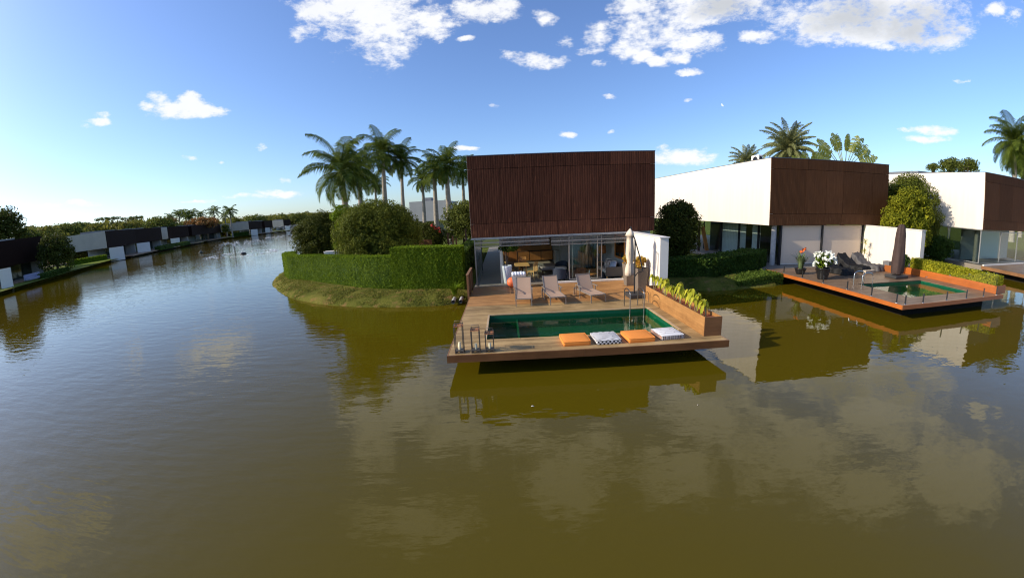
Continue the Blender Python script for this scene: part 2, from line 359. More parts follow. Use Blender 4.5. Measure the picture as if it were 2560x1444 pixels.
def pool_water_mat():
    t = NT('pool_water_surface'); tr = t.n('BsdfTransparent'); tr.inputs[0].default_value = (.50, .86, .68, 1)
    gl = t.n('BsdfGlossy'); gl.inputs['Roughness'].default_value = .01; fr = t.n('Fresnel'); fr.inputs[0].default_value = 1.333
    v = t.coord(); bp = t.n('Bump'); bp.inputs['Distance'].default_value = 1; t.l(t.math('MULTIPLY', t.noise(v, 2.5, 2), .004), bp.inputs['Height']); t.l(bp.outputs[0], gl.inputs['Normal']); t.l(bp.outputs[0], fr.inputs['Normal'])
    gm_ = t.n('NewGeometry'); mx = t.n('MixShader'); t.l(t.math('MULTIPLY', fr.outputs[0], t.math('SUBTRACT', 1.0, gm_.outputs['Backfacing'])), mx.inputs[0]); t.l(tr.outputs[0], mx.inputs[1]); t.l(gl.outputs[0], mx.inputs[2]); t.l(mx.outputs[0], t.o.inputs[0]); return t.m
POOLW = pool_water_mat()
def spray_mat():
    t = NT('water_spray'); tr = t.n('BsdfTransparent'); t.base((.85, .88, .9), .6, .3); mx = t.n('MixShader'); v = t.coord(); t.l(t.math('MULTIPLY', t.noise(v, 3, 4), .55, None, True), mx.inputs[0])
    t.l(tr.outputs[0], mx.inputs[1]); t.l(t.b.outputs[0], mx.inputs[2]); t.l(mx.outputs[0], t.o.inputs[0]); return t.m
SPRAY = spray_mat()
# ---------------------------------------------------------------- sun, sky and clouds
SUN_DIR = Vector((-1.0, -0.13, 0.50)).normalized()
SUN_EL = math.asin(SUN_DIR.z); SUN_ROT = math.atan2(SUN_DIR.x, SUN_DIR.y)
sl = bpy.data.lights.new('sun', 'SUN'); sl.energy = 3.8; sl.angle = R_(.5); sl.color = (1.0, .89, .72)
so = bpy.data.objects.new('sun', sl); COL.objects.link(so); so.rotation_euler = SUN_DIR.to_track_quat('Z', 'Y').to_euler(); so.location = (-60, 0, 60)
wd = bpy.data.worlds.new('World'); SC.world = wd; wd.use_nodes = True
class WT(NT):
    def __init__(s): s.t = wd.node_tree; s.o = s.t.nodes['World Output']; s.bg = s.t.nodes['Background']
w = WT(); sky = w.n('TexSky', sky_type='NISHITA', sun_disc=False, sun_elevation=SUN_EL, sun_rotation=SUN_ROT, altitude=0, air_density=1.0, dust_density=SKY_DUST, ozone_density=SKY_OZ)
hsv = w.n('HueSaturation'); hsv.inputs['Saturation'].default_value = SKY_SAT; hsv.inputs['Hue'].default_value = SKY_HUE; w.l(sky.outputs[0], hsv.inputs['Color'])
w.l(hsv.outputs[0], w.bg.inputs[0]); w.bg.inputs[1].default_value = SKY_STR
tc = w.n('TexCoord'); D = tc.outputs['Generated']
# ragged edge: each direction is nudged by a turbulence before it is tested against the clouds
nv = w.n('TexNoise'); nv.inputs['Scale'].default_value = 7; nv.inputs['Detail'].default_value = 6; nv.inputs['Roughness'].default_value = .6; w.l(D, nv.inputs['Vector'])
nf = w.n('TexNoise'); nf.inputs['Scale'].default_value = 11; nf.inputs['Detail'].default_value = 12; nf.inputs['Roughness'].default_value = .64; nf.inputs['Lacunarity'].default_value = 2.2
mpn = w.n('Mapping'); mpn.inputs['Scale'].default_value = (1, 1, 2.0); w.l(D, mpn.inputs[0]); w.l(mpn.outputs[0], nf.inputs['Vector'])
off = w.n('VectorMath', operation='MULTIPLY_ADD'); w.l(nv.outputs['Color'], off.inputs[0]); off.inputs[1].default_value = (.09, .09, .04); 
sub = w.n('VectorMath', operation='SUBTRACT'); w.l(D, sub.inputs[0]); sub.inputs[1].default_value = (.045, .045, .02); w.l(sub.outputs[0], off.inputs[2]); DN = off.outputs[0]
CLOUDS = [  # centre and half-size in photograph pixels, angular
 (790,20,75,40),(900,45,75,58),(765,78,45,26),(850,90,60,20),(960,112,16,13),(1080,40,70,45),(1180,25,95,42),(1260,25,50,38),(1090,85,26,16),(1350,45,32,20),(1170,102,34,8),
 (1588,12,62,32),(1345,150,88,19),(1268,141,15,9),(1500,156,17,11),(1415,102,22,20),(1490,82,36,32),(1580,95,62,60),(1650,60,60,50),(1745,22,120,52),(1745,105,90,30),(1690,135,40,18),(1722,176,34,9),(1640,150,40,16),(1600,140,40,16),(1470,125,26,14),
 (2060,45,165,62),(2260,50,180,72),(1890,92,52,18),(2150,85,180,36),(2360,100,60,24),(2205,112,36,14),(2535,45,26,24),(2490,20,30,18),
 (455,270,84,26),(398,246,28,16),(515,280,46,18),(372,264,28,12),(470,246,34,16),(250,293,22,15),(222,318,15,8),(245,305,34,12),(645,367,14,11),(474,391,20,8),(715,450,17,7),
 (620,492,64,8),(700,482,70,11),(500,500,45,6),(200,514,60,9),(120,520,60,7),(1420,338,28,9),(1528,327,9,6),(2335,322,60,14),(2310,345,50,10),(2255,327,15,6),(1238,266,19,6),(1700,392,85,20),(1662,372,20,12),(1525,238,18,6),(2405,200,16,5),(1160,375,40,6),(560,408,12,4),(1720,250,12,5)]
MIRROR = [(1010,1000,110,110),(1130,1080,100,90),(930,1080,70,120),(1420,1190,130,120),(1300,1080,80,60),(1500,1120,60,60),(1780,1030,180,100),(1960,1130,200,120),(2200,1050,180,70),(2400,1180,180,110),(2150,1220,200,90),(1700,1180,120,90),(100,1350,120,90),(230,1300,70,50),(1050,1300,150,70)]
def cloud_axes(px, py, rx, ry, flip=False):
    c = ray(px, py); a = ray(px+max(rx, 4), py)-ray(px-max(rx, 4), py); b = ray(px, py-max(ry, 3))-ray(px, py+max(ry, 3))
    if flip: c, a, b = [q*np.array([1, 1, -1]) for q in (c, a, b)]
    a = a-c*a.dot(c); ra = np.linalg.norm(a)/2; a /= np.linalg.norm(a); b = b-c*b.dot(c)-a*b.dot(a); rb = np.linalg.norm(b)/2; b /= np.linalg.norm(b)
    return c, a/ra, b/rb
def cloud_field(lst, flip=False):
    best = None
    for cl in lst:
        c, a, b = cloud_axes(*cl, flip)
        da = w.n('VectorMath', operation='DOT_PRODUCT'); w.l(DN, da.inputs[0]); da.inputs[1].default_value = a
        db = w.n('VectorMath', operation='DOT_PRODUCT'); w.l(DN, db.inputs[0]); db.inputs[1].default_value = b
        s = w.math('MULTIPLY_ADD', da.outputs['Value'], da.outputs['Value'], w.math('MULTIPLY', db.outputs['Value'], db.outputs['Value']))
        best = s if best is None else w.math('SMOOTH_MIN', best, s, .25)
    return best
BIGC = [c for c in CLOUDS if c[2] >= 28]; SMALL = [c for c in CLOUDS if c[2] < 28]
s_all = w.math('MINIMUM', cloud_field(BIGC), cloud_field(MIRROR, True))
nq = w.n('TexNoise'); nq.inputs['Scale'].default_value = 38; nq.inputs['Detail'].default_value = 9; nq.inputs['Roughness'].default_value = .66; w.l(mpn.outputs[0], nq.inputs['Vector'])
dsm = w.math('ADD', w.math('SUBTRACT', 1.0, cloud_field(SMALL)), w.math('MULTIPLY_ADD', nq.outputs[0], 6.0, -3.0))
msm = w.n('MapRange', interpolation_type='SMOOTHSTEP'); msm.inputs[1].default_value = -.1; msm.inputs[2].default_value = 1.9; w.l(dsm, msm.inputs[0])
depth = w.math('ADD', w.math('SUBTRACT', 1.0, s_all), w.math('MULTIPLY_ADD', w.math('MULTIPLY_ADD', nq.outputs[0], .45, w.math('MULTIPLY', nf.outputs[0], .75)), 5.4, -3.08))
mask = w.n('MapRange', interpolation_type='SMOOTHSTEP'); mask.inputs[1].default_value = -.1; mask.inputs[2].default_value = 1.25; w.l(depth, mask.inputs[0])
s_big = cloud_field([(2130,40,190,70),(2300,55,150,75),(1800,20,110,40)]); 
core = w.n('MapRange', interpolation_type='SMOOTHSTEP'); core.inputs[1].default_value = .0; core.inputs[2].default_value = 1.2; w.l(w.math('ADD', w.math('SUBTRACT', 1.0, s_big), w.math('MULTIPLY_ADD', nf.outputs[0], 1.6, -.8)), core.inputs[0])
ccol = w.mix(w.math('MULTIPLY', core.outputs[0], .85), w.mix(w.math('MULTIPLY_ADD', nv.outputs[0], 1.6, -.5, True), (.95, .95, .96), (.80, .82, .85)), (.52, .54, .56))
bg2 = w.n('Background'); w.l(ccol, bg2.inputs[0]); bg2.inputs[1].default_value = CLOUD_STR
mxs = w.n('MixShader'); w.l(w.math('MULTIPLY', w.math('MAXIMUM', mask.outputs[0], w.math('MULTIPLY', msm.outputs[0], .85)), .93), mxs.inputs[0]); w.l(w.bg.outputs[0], mxs.inputs[1]); w.l(bg2.outputs[0], mxs.inputs[2]); w.l(mxs.outputs[0], w.o.inputs[0])
# daytime moon
md = ray(1807, 262); mm = M(); mm.lathe([(0.001, -1), (.5, -.87), (.87, -.5), (1, 0), (.87, .5), (.5, .87), (.001, 1)], n=20)
mm = M(); 
def _moon():
    me = M(); n = 14; V = []
    c = Vector(md)*6000+Vector((0, 0, CAM_Z)); a = Vector(RT)*24; b = Vector(UP)*24; tl = R_(35)
    ax = a*math.cos(tl)+b*math.sin(tl); bx = b*math.cos(tl)-a*math.sin(tl)
    def fn(u, v):
        t = PI*u; x = math.sin(t)*(-1+1.15*v); z = math.cos(t); d = math.sqrt(max(0, 1-x*x-z*z)); return c+ax*x+bx*z-Vector(md)*24*d
    me.grid(fn, n, 6)
    t = NT('pale_moonlight'); e = t.n('Emission'); e.inputs[0].default_value = (.62, .70, .82, 1); e.inputs[1].default_value = .95; t.l(e.outputs[0], t.o.inputs[0])
    o = me.build('moon', t.m); tag(o, 'faint half moon in blue sky above white walled house', 'moon')
_moon()
# ---------------------------------------------------------------- lake and land
wt = M()
S = 4000
wt.add([(-S, -S, 0), (S, -S, 0), (S, S, 0), (-S, S, 0)], [(0, 1, 2, 3)]); structure(wt.build('lake_water', WATER))
def land(name, pts, mat, closed_far, rings=((-.35, -.5), (0, .0), (.18, .16), (.6, .34), (1.5, .50), (2.6, .56)), jit=.15, step=.6, near=None):
    """shore polyline (land on its left); raised bank, flat inside"""
    P = [Vector((x, y, 0)) for x, y in pts]
    # resample the shore smoothly
    Q = []
    for i in range(len(P)-1):
        p0, p1, p2, p3 = P[max(i-1, 0)], P[i], P[i+1], P[min(i+2, len(P)-1)]
        L = (p2-p1).length; st = step if near is None or (p1+p2).length/2 < near else step*5
        n = max(1, int(L/st))
        for k in range(n):
            t = k/n; Q.append(.5*((2*p1)+(p2-p0)*t+(2*p0-5*p1+4*p2-p3)*t*t+(3*p1-p0-3*p2+p3)*t**3))
    Q.append(P[-1]); rg = random.Random(5); V = []; F = []; n = len(Q)
    for i, q in enumerate(Q):
        d = (Q[min(i+1, n-1)]-Q[max(i-1, 0)]).normalized(); nn = Vector((-d.y, d.x, 0)); s = (len(rings))
        for k, (o, z) in enumerate(rings):
            j = jit*(0 if k in (0, s-1) else .35 if k == 1 else 1)
            V.append(q+nn*(o+rg.uniform(-j, j))+Vector((0, 0, z+rg.uniform(-j, j)*.5*(k > 1 and k < s-1))))
    s = len(rings)
    for i in range(n-1):
        for k in range(s-1): F.append((i*s+k, (i+1)*s+k, (i+1)*s+k+1, i*s+k+1))
    m = M(); m.add(V, F, 0, True); m.m = [2 if j % (s-1) < 1 else 0 for j in range(len(m.f))]
    inner = [V[i*s+s-1] for i in range(n)]+[Vector((x, y, rings[-1][1])) for x, y in closed_far]
    from mathutils.geometry import tessellate_polygon
    tri = tessellate_polygon([inner]); m.add(inner, [tuple(t) for t in tri], 1, False)
    o = m.build(name, [mat, LAWN, MUD]); 
    bm = bmesh.new(); bm.from_mesh(o.data); bmesh.ops.recalc_face_normals(bm, faces=bm.faces)
    up = sum(f.normal.z*f.calc_area() for f in bm.faces)
    if up < 0: bmesh.ops.reverse_faces(bm, faces=bm.faces)
    bm.to_mesh(o.data); bm.free(); return structure(o)
NEAR_SHORE = [(-70, 330), (-58, 170), (-40, 105), (-29, 66), (-24.5, 46), (-21.4, 36), (-19.0, 30.2), (-16.3, 26.5), (-13.1, 23.0), (-9.8, 20.85), (-6.5, 19.8), (-3.45, 19.55), (-2.1, 20.1), (1, 20.9), (6, 21.0), (9.2, 20.9), (11, 19.9), (13, 20.05), (14.4, 20.2), (16.2, 20.6), (18, 22.0), (24, 22.6), (29, 21.8), (33, 21.0), (36, 22), (60, 21), (120, 10), (300, -20)]
near_land = land('grass_bank', NEAR_SHORE, BANK, [(2500, -20), (2500, 2500), (-70, 2500)], near=60)
FAR_SHORE = [(-40, -30), (-62, 20), (-70, 38), (-77, 51), (-86, 64), (-94, 77), (-100, 90), (-108, 108), (-116, 127), (-124, 146), (-131, 165), (-134, 186), (-134, 206), (-138, 230), (-142, 262), (-140, 300), (-125, 330), (-95, 345), (-70, 338)]
far_land = land('far_shore', [(x, y) for x, y in FAR_SHORE][::-1], BANK, [(-70, 2500), (-2500, 2500), (-2500, -30)][::-1][::-1] if False else [(-2500, -30), (-2500, 2500), (-70, 2500)], step=2.5, jit=.15)

# grass tufts on the bank that one sees from the water
def bank_grass():
    rng = np.random.default_rng(3); pts = NEAR_SHORE[4:13]; P = []
    for i in range(len(pts)-1):
        a = np.array(pts[i]); b = np.array(pts[i+1]); L = np.linalg.norm(b-a); n = int(L*420)
        t = rng.uniform(0, 1, n); d = (b-a)/L; nn = np.array([-d[1], d[0]]); o = rng.uniform(0, 1, n)**1.1*2.0
        xy = a+(b-a)*t[:, None]+nn*o[:, None]; z = np.interp(o, [0, .18, .6, 1.5, 2.6], [0.02, .16, .34, .5, .56])
        P.append(np.column_stack([xy, z+.03]))
    P = np.concatenate(P); N = np.tile([0.2, -.3, .5], (len(P), 1))
    V, F = leaf_quads(P, N, .13, .28, .9, -1.2, rng)
    tag(np_mesh('bank_grass', V, F, L_GRASS), kind='stuff')
bank_grass()

# ---------------------------------------------------------------- clipped hedges
def hedge(name, label, path, width, z0, ztop, mat, n, size, group=None, cat='hedge', rough=.05, seed=1):
    """path: centre line; ztop: height per point"""
    rng = np.random.default_rng(seed); p = np.array(path, float); seg = np.linalg.norm(np.diff(p, axis=0), axis=1); L = np.r_[0, np.cumsum(seg)]
    t = rng.uniform(0, L[-1], n); cx = np.interp(t, L, p[:, 0]); cy = np.interp(t, L, p[:, 1]); zt = np.interp(t, L, ztop)
    dx = np.interp(t+.05, L, p[:, 0])-np.interp(t-.05, L, p[:, 0]); dy = np.interp(t+.05, L, p[:, 1])-np.interp(t-.05, L, p[:, 1]); dl = np.hypot(dx, dy)+1e-9; nx, ny = -dy/dl, dx/dl
    h = (zt-z0); u = rng.uniform(0, 1, n)*(2*h+width); side = np.where(u < h, -1, np.where(u < 2*h, 1, 0)); 
    w_ = np.where(side == 0, rng.uniform(-.5, .5, n), side*.5)*width; z = np.where(side == 0, zt, z0+(u % np.maximum(h, .01)))
    inw = np.abs(rng.normal(0, rough, n)); w_ = w_-np.sign(w_)*inw*(side != 0); z = z-inw*(side == 0)+rng.normal(0, rough*.35, n)
    P = np.column_stack([cx+nx*w_, cy+ny*w_, z]); N = np.column_stack([nx*side, ny*side, np.where(side == 0, 1.0, .25)])
    # end caps
    for e, s in ((0, -1), (-1, 1)):
        m = int(n*(width*(ztop[e]-z0))/(L[-1]*(2*np.mean(h)+width))*1.1); d = (p[1]-p[0] if e == 0 else p[-1]-p[-2]); d = d/np.linalg.norm(d); q = rng.uniform(-.5, .5, m)*width
        P = np.r_[P, np.column_stack([p[e, 0]-d[1]*q, p[e, 1]+d[0]*q, rng.uniform(z0, ztop[e], m)])]; N = np.r_[N, np.tile([d[0]*s, d[1]*s, .2], (m, 1))]
    V, F = leaf_quads(P, N, size, .55, .75, 0, rng); nb = len(V)
    # the dense body of twigs and leaves behind the outer leaves
    B = []; BF = []; hw = width/2-rough*1.6
    ts = np.arange(0, L[-1]+.01, .4); k = 0
    for s_ in ts:
        x = np.interp(s_, L, p[:, 0]); y = np.interp(s_, L, p[:, 1]); zz = np.interp(s_, L, ztop)-rough*1.4
        a = np.array([np.interp(s_+.1, L, p[:, 0])-np.interp(s_-.1, L, p[:, 0]), np.interp(s_+.1, L, p[:, 1])-np.interp(s_-.1, L, p[:, 1])]); a = a/(np.linalg.norm(a)+1e-9); q = np.array([-a[1], a[0]])
        B += [(x-q[0]*hw, y-q[1]*hw, z0), (x-q[0]*hw, y-q[1]*hw, zz), (x+q[0]*hw, y+q[1]*hw, zz), (x+q[0]*hw, y+q[1]*hw, z0)]
        if k: b = nb+4*k; BF += [(b-4, b, b+1, b-3), (b-3, b+1, b+2, b-2), (b-2, b+2, b+3, b-1)]
        k += 1
    e = nb+4*(k-1); BF += [(nb, nb+1, nb+2, nb+3), (e+3, e+2, e+1, e)]
    o = np_mesh(name, np.r_[V, np.array(B)], np.r_[F, np.array(BF)], mat)
    return tag(o, label, cat, group)
hp = [(-18.9, 33.6), (-17.9, 31.2), (-16.2, 28.9), (-12.7, 26.4), (-8.8, 23.5), (-7.6, 22.86), (-6.7, 22.48), (-5.9, 22.3)]
hedge('clipped_hedge', 'long low clipped hedge curving along the grass bank to the lake', hp, .95, .45, [2.22, 2.25, 2.25, 2.36, 2.42, 2.44, 2.45, 2.45], L_HEDGE, 46000, .085, 'clipped hedges on the bank', seed=2)
hp2 = [(-6.3, 22.5), (-5.2, 22.22), (-3.9, 22.0), (-2.35, 21.98), (-2.3, 25.9)]
hedge('clipped_hedge', 'tall square clipped hedge block against the red brown house', hp2[:4], 1.25, .45, [2.92, 2.92, 2.90, 2.86], L_HEDGE, 24000, .085, 'clipped hedges on the bank', seed=3)
hedge('passage_hedge', 'dark clipped hedge beside the glass passage of the red brown house', [(-2.65, 23.2), (-2.65, 40)], .8, .5, [2.5, 2.4], L_HEDGE2, 9000, .11, seed=13)
hedge('lawn_hedge', 'dark loose hedge along the passage under the long white wall', [(9.1, 23.0), (12, 22.3), (15.6, 23.3), (16.6, 24.2)], 1.7, .4, [1.45, 1.55, 1.68, 1.72], L_HEDGE2, 22000, .13, rough=.12, seed=4)
hedge('ground_cover', 'bright green leafy ground cover mound at the corner of orange edged deck', [(12.9, 20.9), (14.6, 21.15), (16.1, 21.3)], 1.5, .1, [.42, .62, .66], L_GROUND, 9000, .10, rough=.14, cat='ground cover', seed=5)

# ---------------------------------------------------------------- bushes
def bush(name, label, c, rad, mat, n, ln, lr, size, cat='bush', group=None, stems=True, seed=1, aspect=.55):
    rng = np.random.default_rng(seed); t = thing(name, c, label, cat, 0, group)
    P, N = lumps(n, (0, 0, rad[2]*.98), np.array(rad)*1.05, ln, lr, rng, .78)
    V, F = leaf_quads(P, N, size, aspect, .8, .2, rng)
    # inner leaves that close the view through the bush
    Q = rng.normal(0, 1, (n//7, 3)); Q /= np.linalg.norm(Q, axis=1)[:, None]; Q *= np.array(rad)*rng.uniform(.3, .72, (len(Q), 1)); Q[:, 2] += rad[2]*.95
    V2, F2 = leaf_quads(Q, rng.normal(0, 1, Q.shape), size*3.2, .8, 1, 0, rng)
    np_mesh('foliage', np.r_[V, V2], np.r_[F, F2+len(V)], mat, t)
    if stems:
        m = M(); rr = random.Random(seed)
        for k in range(5): a = rr.uniform(0, 6.28); m.tube([(math.cos(a)*.1, math.sin(a)*.1, 0), (math.cos(a)*rad[0]*.3, math.sin(a)*rad[1]*.3, rad[2]), (math.cos(a)*rad[0]*.5, math.sin(a)*rad[1]*.5, rad[2]*1.5)], [.07, .05, .02], 6)
        m.build('stem', TRUNK_B, t)
    return t
bush('round_bush', 'largest dull green round bush rising behind the low hedge', (-8.75, 27.2, .5), (3.15, 2.6, 2.75), L_BUSH, 40000, 260, .55, .125, group='round bushes behind the hedge', seed=21)
bush('round_bush', 'darker rounded bush on the left end of the hedge, beside the water', (-14.75, 31.4, .5), (2.4, 2.2, 2.5), L_BUSH2, 26000, 180, .5, .125, group='round bushes behind the hedge', seed=22)
bush('leafy_shrub', 'bright green leafy shrub squeezed between the two round bushes', (-12.3, 30.2, .5), (1.25, 1.2, 2.75), L_HEDGE, 5000, 45, .42, .16, cat='shrub', seed=23)
bush('flowering_shrub', 'dark shrub with a few red flowers behind the wooden bench', (-7.35, 38.0, .55), (1.9, 1.6, 1.75), L_BUSH2, 7000, 60, .5, .15, cat='shrub', seed=24)
def petals(name, parent, pts, mat, size, n=6, seed=1):
    rng = np.random.default_rng(seed); P = np.repeat(np.array(pts), n, axis=0)+rng.normal(0, size*.35, (len(pts)*n, 3)); V, F = leaf_quads(P, np.tile([0, -.4, .6], (len(P), 1)), size, .8, .6, 0, rng)
    return np_mesh(name, V, F, mat, parent)
fs = [o for o in bpy.data.objects if o.name.startswith('flowering_shrub')][0]
petals('flower', fs, [(.9, -1.2, 3.0), (1.15, -1.1, 2.8), (.7, -1.25, 3.15), (1.35, -.9, 2.55)], P_RED, .22, 7)
bush('dense_shrub', 'dark dense shrub between the two houses in front of long white wall', (12.0, 26.4, .5), (1.75, 1.6, 2.3), L_BUSH2, 15000, 110, .5, .15, cat='shrub', seed=25)
bush('round_tree', 'big dark rounded tree between the second and third houses', (31.9, 25.4, .5), (3.5, 2.6, 3.45), L_BUSH, 34000, 240, .55, .14, cat='tree', seed=26)
bush('yellow_green_bush', 'yellow green bush behind the white garden wall of the middle house', (28.35, 22.2, .9), (2.5, 1.3, 2.6), L_YEL2, 18000, 150, .42, .13, seed=27)
bush('leafy_bush', 'dark bush under the white corner of the house at the right edge', (33.2, 23.0, .5), (1.4, 1.2, 1.1), L_HEDGE2, 5000, 45, .4, .14, seed=28)
bush('leafy_bush', 'small green bush against glass below the white wall at right', (35.0, 24.2, .5), (.9, .8, .75), L_HEDGE, 2600, 30, .3, .14, seed=29)

# strappy plant, pipes beside the first deck
def strap_plant(name, label, loc, n, L, mat, w=.05, cat='plant', seed=1, lean=.6, group=None):
    rr = random.Random(seed); t = thing(name, loc, label, cat, 0, group); m = M()
    for k in range(n):
        a = rr.uniform(0, 6.28); l = L*rr.uniform(.65, 1.1); ln = lean*rr.uniform(.4, 1.2); d = Vector((math.cos(a), math.sin(a), 0)); s = Vector((-d.y, d.x, 0))*w
        b = d*rr.uniform(.02, .12)
        pts = [b+d*(l*ln*q*q*.9)+Vector((0, 0, l*(q-.45*ln*q*q*q))) for q in (0, .35, .7, 1)]
        V = []
        for q, p in zip((.7, 1, .8, .05), pts): V += [p-s*q, p+s*q]
        m.add(V, [(0, 1, 3, 2), (2, 3, 5, 4), (4, 5, 7, 6)], 0, True)
    m.build('leaves', mat, t); return t
strap_plant('strappy_plant', 'spiky green plant at the bank corner beside the wooden screen', (-2.75, 20.3, .42), 90, .85, L_HEDGE, .028, seed=3, lean=.9)
for k, (x, lab) in enumerate(((-2.75, 'left drain pipe end poking from the bank beside the deck'), (-2.36, 'right drain pipe end poking from the bank beside the deck'))):
    m = M(); m.tube([(0, 0, 0), (0, .7, .03)], .10, 16, cap=False); m.tube([(0, .7, .03), (0, 0.0, 0)], .085, 16, cap=False)
    tag(m.build('drain_pipe', PIPE, None, (x, 19.42, .20)), lab, 'pipe', 'drain pipes')
# ---------------------------------------------------------------- houses
ZB, ZT, ZF, BW = 3.30, 7.58, 0.65, 10.12
def clad_panels(m, w, zb, zt, splits, y=0.0, th=.05):
    """panels with 12 mm open joints, in three courses"""
    z1, z2 = zb+.74, zt-.68; g = .010; rr = random.Random(int(w*100))
    for (a, b, cuts) in ((zb, z1, splits[0]), (z1, z2, splits[1]), (z2, zt, splits[2])):
        xs = [0]+cuts+[w]
        for i in range(len(xs)-1): m.box(xs[i]+g, xs[i+1]-g, y-th-rr.uniform(0, .006), y, a+(g if a > zb else 0), b-(g if b < zt else 0))
def house_box(t, w, depth, clad, splits, wall=W_WALL, roofmat=ROOF, zb=ZB, zt=ZT, detail=True):
    wl = M(); e = .25
    wl.box(0, e, 0, depth, zb, zt); wl.box(w-e, w, 0, depth, zb, zt); wl.box(e, w-e, depth-e, depth, zb, zt); wl.build('wall', wall, t)
    b = M(); b.box(e+.003, w-e-.003, .003, .2, zb+.003, zt-.03); b.build('backing', DARKUNDER, t)
    m = M(); clad_panels(m, w, zb, zt, splits); m.build('cladding', clad, t)
    m = M(); m.box(e+.003, w-e-.003, .203, depth-e-.003, zt-.55, zt-.35); m.build('roof', roofmat, t)
    m = M(); m.box(e+.004, w-e-.004, .204, depth-e-.004, zb+.004, zb+.25); m.build('ceiling', W_PLAIN, t)
    m = M(); m.box(-.012, w+.012, -.06, .16, zt, zt+.035); m.box(-.012, .26, .162, depth, zt, zt+.03); m.box(w-.26, w+.012, .162, depth, zt, zt+.03); m.build('coping', plain('parapet_flashing_'+t.name.replace('.', '_'), (.10, .11, .15), .4, .4, .5), t)
def glass_bay(parent, x0, x1, y, z0, z1, axis='x', frame=DARKMETAL, gm=None, fw=.05, name='glass_door', thick=.02):
    gm = gm or GLASS; g = M(); f = M(); t2 = thick/2
    def bx(mm_, a0, a1, lo, hi, h0, h1):
        if axis == 'x': mm_.box(a0, a1, y+lo, y+hi, h0, h1)
        else: mm_.box(y+lo, y+hi, a0, a1, h0, h1)
    bx(g, x0+fw, x1-fw, -t2, t2, z0+fw, z1-fw); o = g.build(name, gm, parent)
    for a, b, c, d in ((x0, x0+fw, z0, z1), (x1-fw, x1, z0, z1), (x0+fw, x1-fw, z0, z0+fw), (x0+fw, x1-fw, z1-fw, z1)): bx(f, a, b, -.035, .035, c, d)
    f.build('frame', frame, o); return o

# ---- the near house
HX, HY = -1.75, 21.22
h1 = thing('lake_house', (HX, HY, 0), 'nearest house with reddish brown slatted upper storey over open glass living room', 'house')
house_box(h1, BW, 24, CLAD_RED, ([1.2, 3.0, 4.75, 6.6, 8.4, 9.28, 9.85], [1.70, 3.48, 4.6, 5.5, 7.0, 8.42, 9.29], [2.55, 5.1, 7.6]))
m = M(); m.box(0.02, 10.1, -.30, 24, .30, ZF); m.box(0.02, 8.55, -.36, -.303, .35, ZF-.01); m.build('floor', FLOOR_IN, h1)
m = M(); m.box(4.42, 8.56, -.36, -.20, ZF+.004, ZF+.09); m.build('door_sill', W_PLAIN, h1)
fin = M(); fin.box(8.57, 8.95, -4.66, -.125, .35, 3.255); fo = fin.build('garden_wall', W_PLAIN, h1)
m = M(); m.box(8.53, 8.99, -4.71, -.125, 3.258, 3.295); m.build('coping', W_PLAIN, fo)
m = M(); m.box(8.55, 8.95, -.12, 9.9, ZF+.003, ZB); m.box(8.953, 10.0, .3, .5, ZF+.003, ZB); m.build('interior_wall', plain('blue_grey_interior_wall', (.50, .52, .55), .8, .2, var=.03), h1)
m = M(); m.box(1.66, 8.55, 9.9, 10.1, ZF+.003, ZB); m.build('back_wall', WOOD_O, h1)
m = M(); m.box(5.6, 5.8, 4.9, 9.9, ZF+.003, ZB); m.box(5.8, 8.55, 4.9, 5.05, ZF+.003, ZB); m.build('partition_wall', plain('grey_interior_wall', (.26, .27, .27), .8, .2, var=.03), h1)
# glass panel and column on the passage at the left, sliding doors, top rail
glass_bay(h1, -.14, 5.6, .17, ZF+.003, ZB-.06, 'y', plain('aluminium_frame', (.17, .16, .15), .4, .5, .6), name='glass_panel', fw=.035)
GPOST = plain('grey_post', (.40, .39, .37), .5, .4, .3)
for (xa, xb, ya, yb) in ((1.55, 1.68, 2.9, 3.04), (1.50, 1.64, .25, .37)): m = M(); m.box(xa, xb, ya, yb, ZF+.003, ZB); m.build('door_post', GPOST, h1)
for k, (a, b) in enumerate(((3.1, 5.2), (5.3, 9.7))): glass_bay(h1, a, b, 1.62, ZF+.003, ZB-.05, 'y', name='passage_glass')
glass_bay(h1, 5.32, 6.95, .05, ZF+.1, ZB-.12, name='sliding_door', frame=plain('pale_door_frame', (.38, .35, .31), .4, .5, .4)); glass_bay(h1, 5.52, 7.2, .14, ZF+.1, ZB-.12, name='sliding_door', frame=bpy.data.materials['pale_door_frame'])
m = M(); m.box(.0, 8.56, -.115, -.045, ZB-.10, ZB-.003); m.build('door_rail', plain('grey_rail', (.26, .27, .29), .35, .5, .5), h1)
for a, b, zz in ((.16, 4.24, 2.83), (4.33, 8.52, 2.76)):
    bl = M(); bl.grid(lambda u, v: (a+(b-a)*u, -.085-.10*math.sin(v*PI*.5)+.012*math.sin(u*23+v*4)*v, ZB-.105-(ZB-.105-zz)*v), 40, 8); bo = bl.build('roller_blind', BLIND_PVC, h1)
    m = M(); m.bar((a, -.19, zz-.012), (b, -.19, zz-.012), .03, .03); m.bar((a, -.17, zz+.19), (b, -.17, zz+.19), .018, .05); m.build('hem_bar', plain('pale_hem_bar', (.22, .21, .20), .5, .4), bo)
m = M(); m.lathe([(.14, 0), (.10, -.05), (.02, -.07)], (4.75, .7, ZB), 16); m.build('ceiling_light', W_PLAIN, h1)

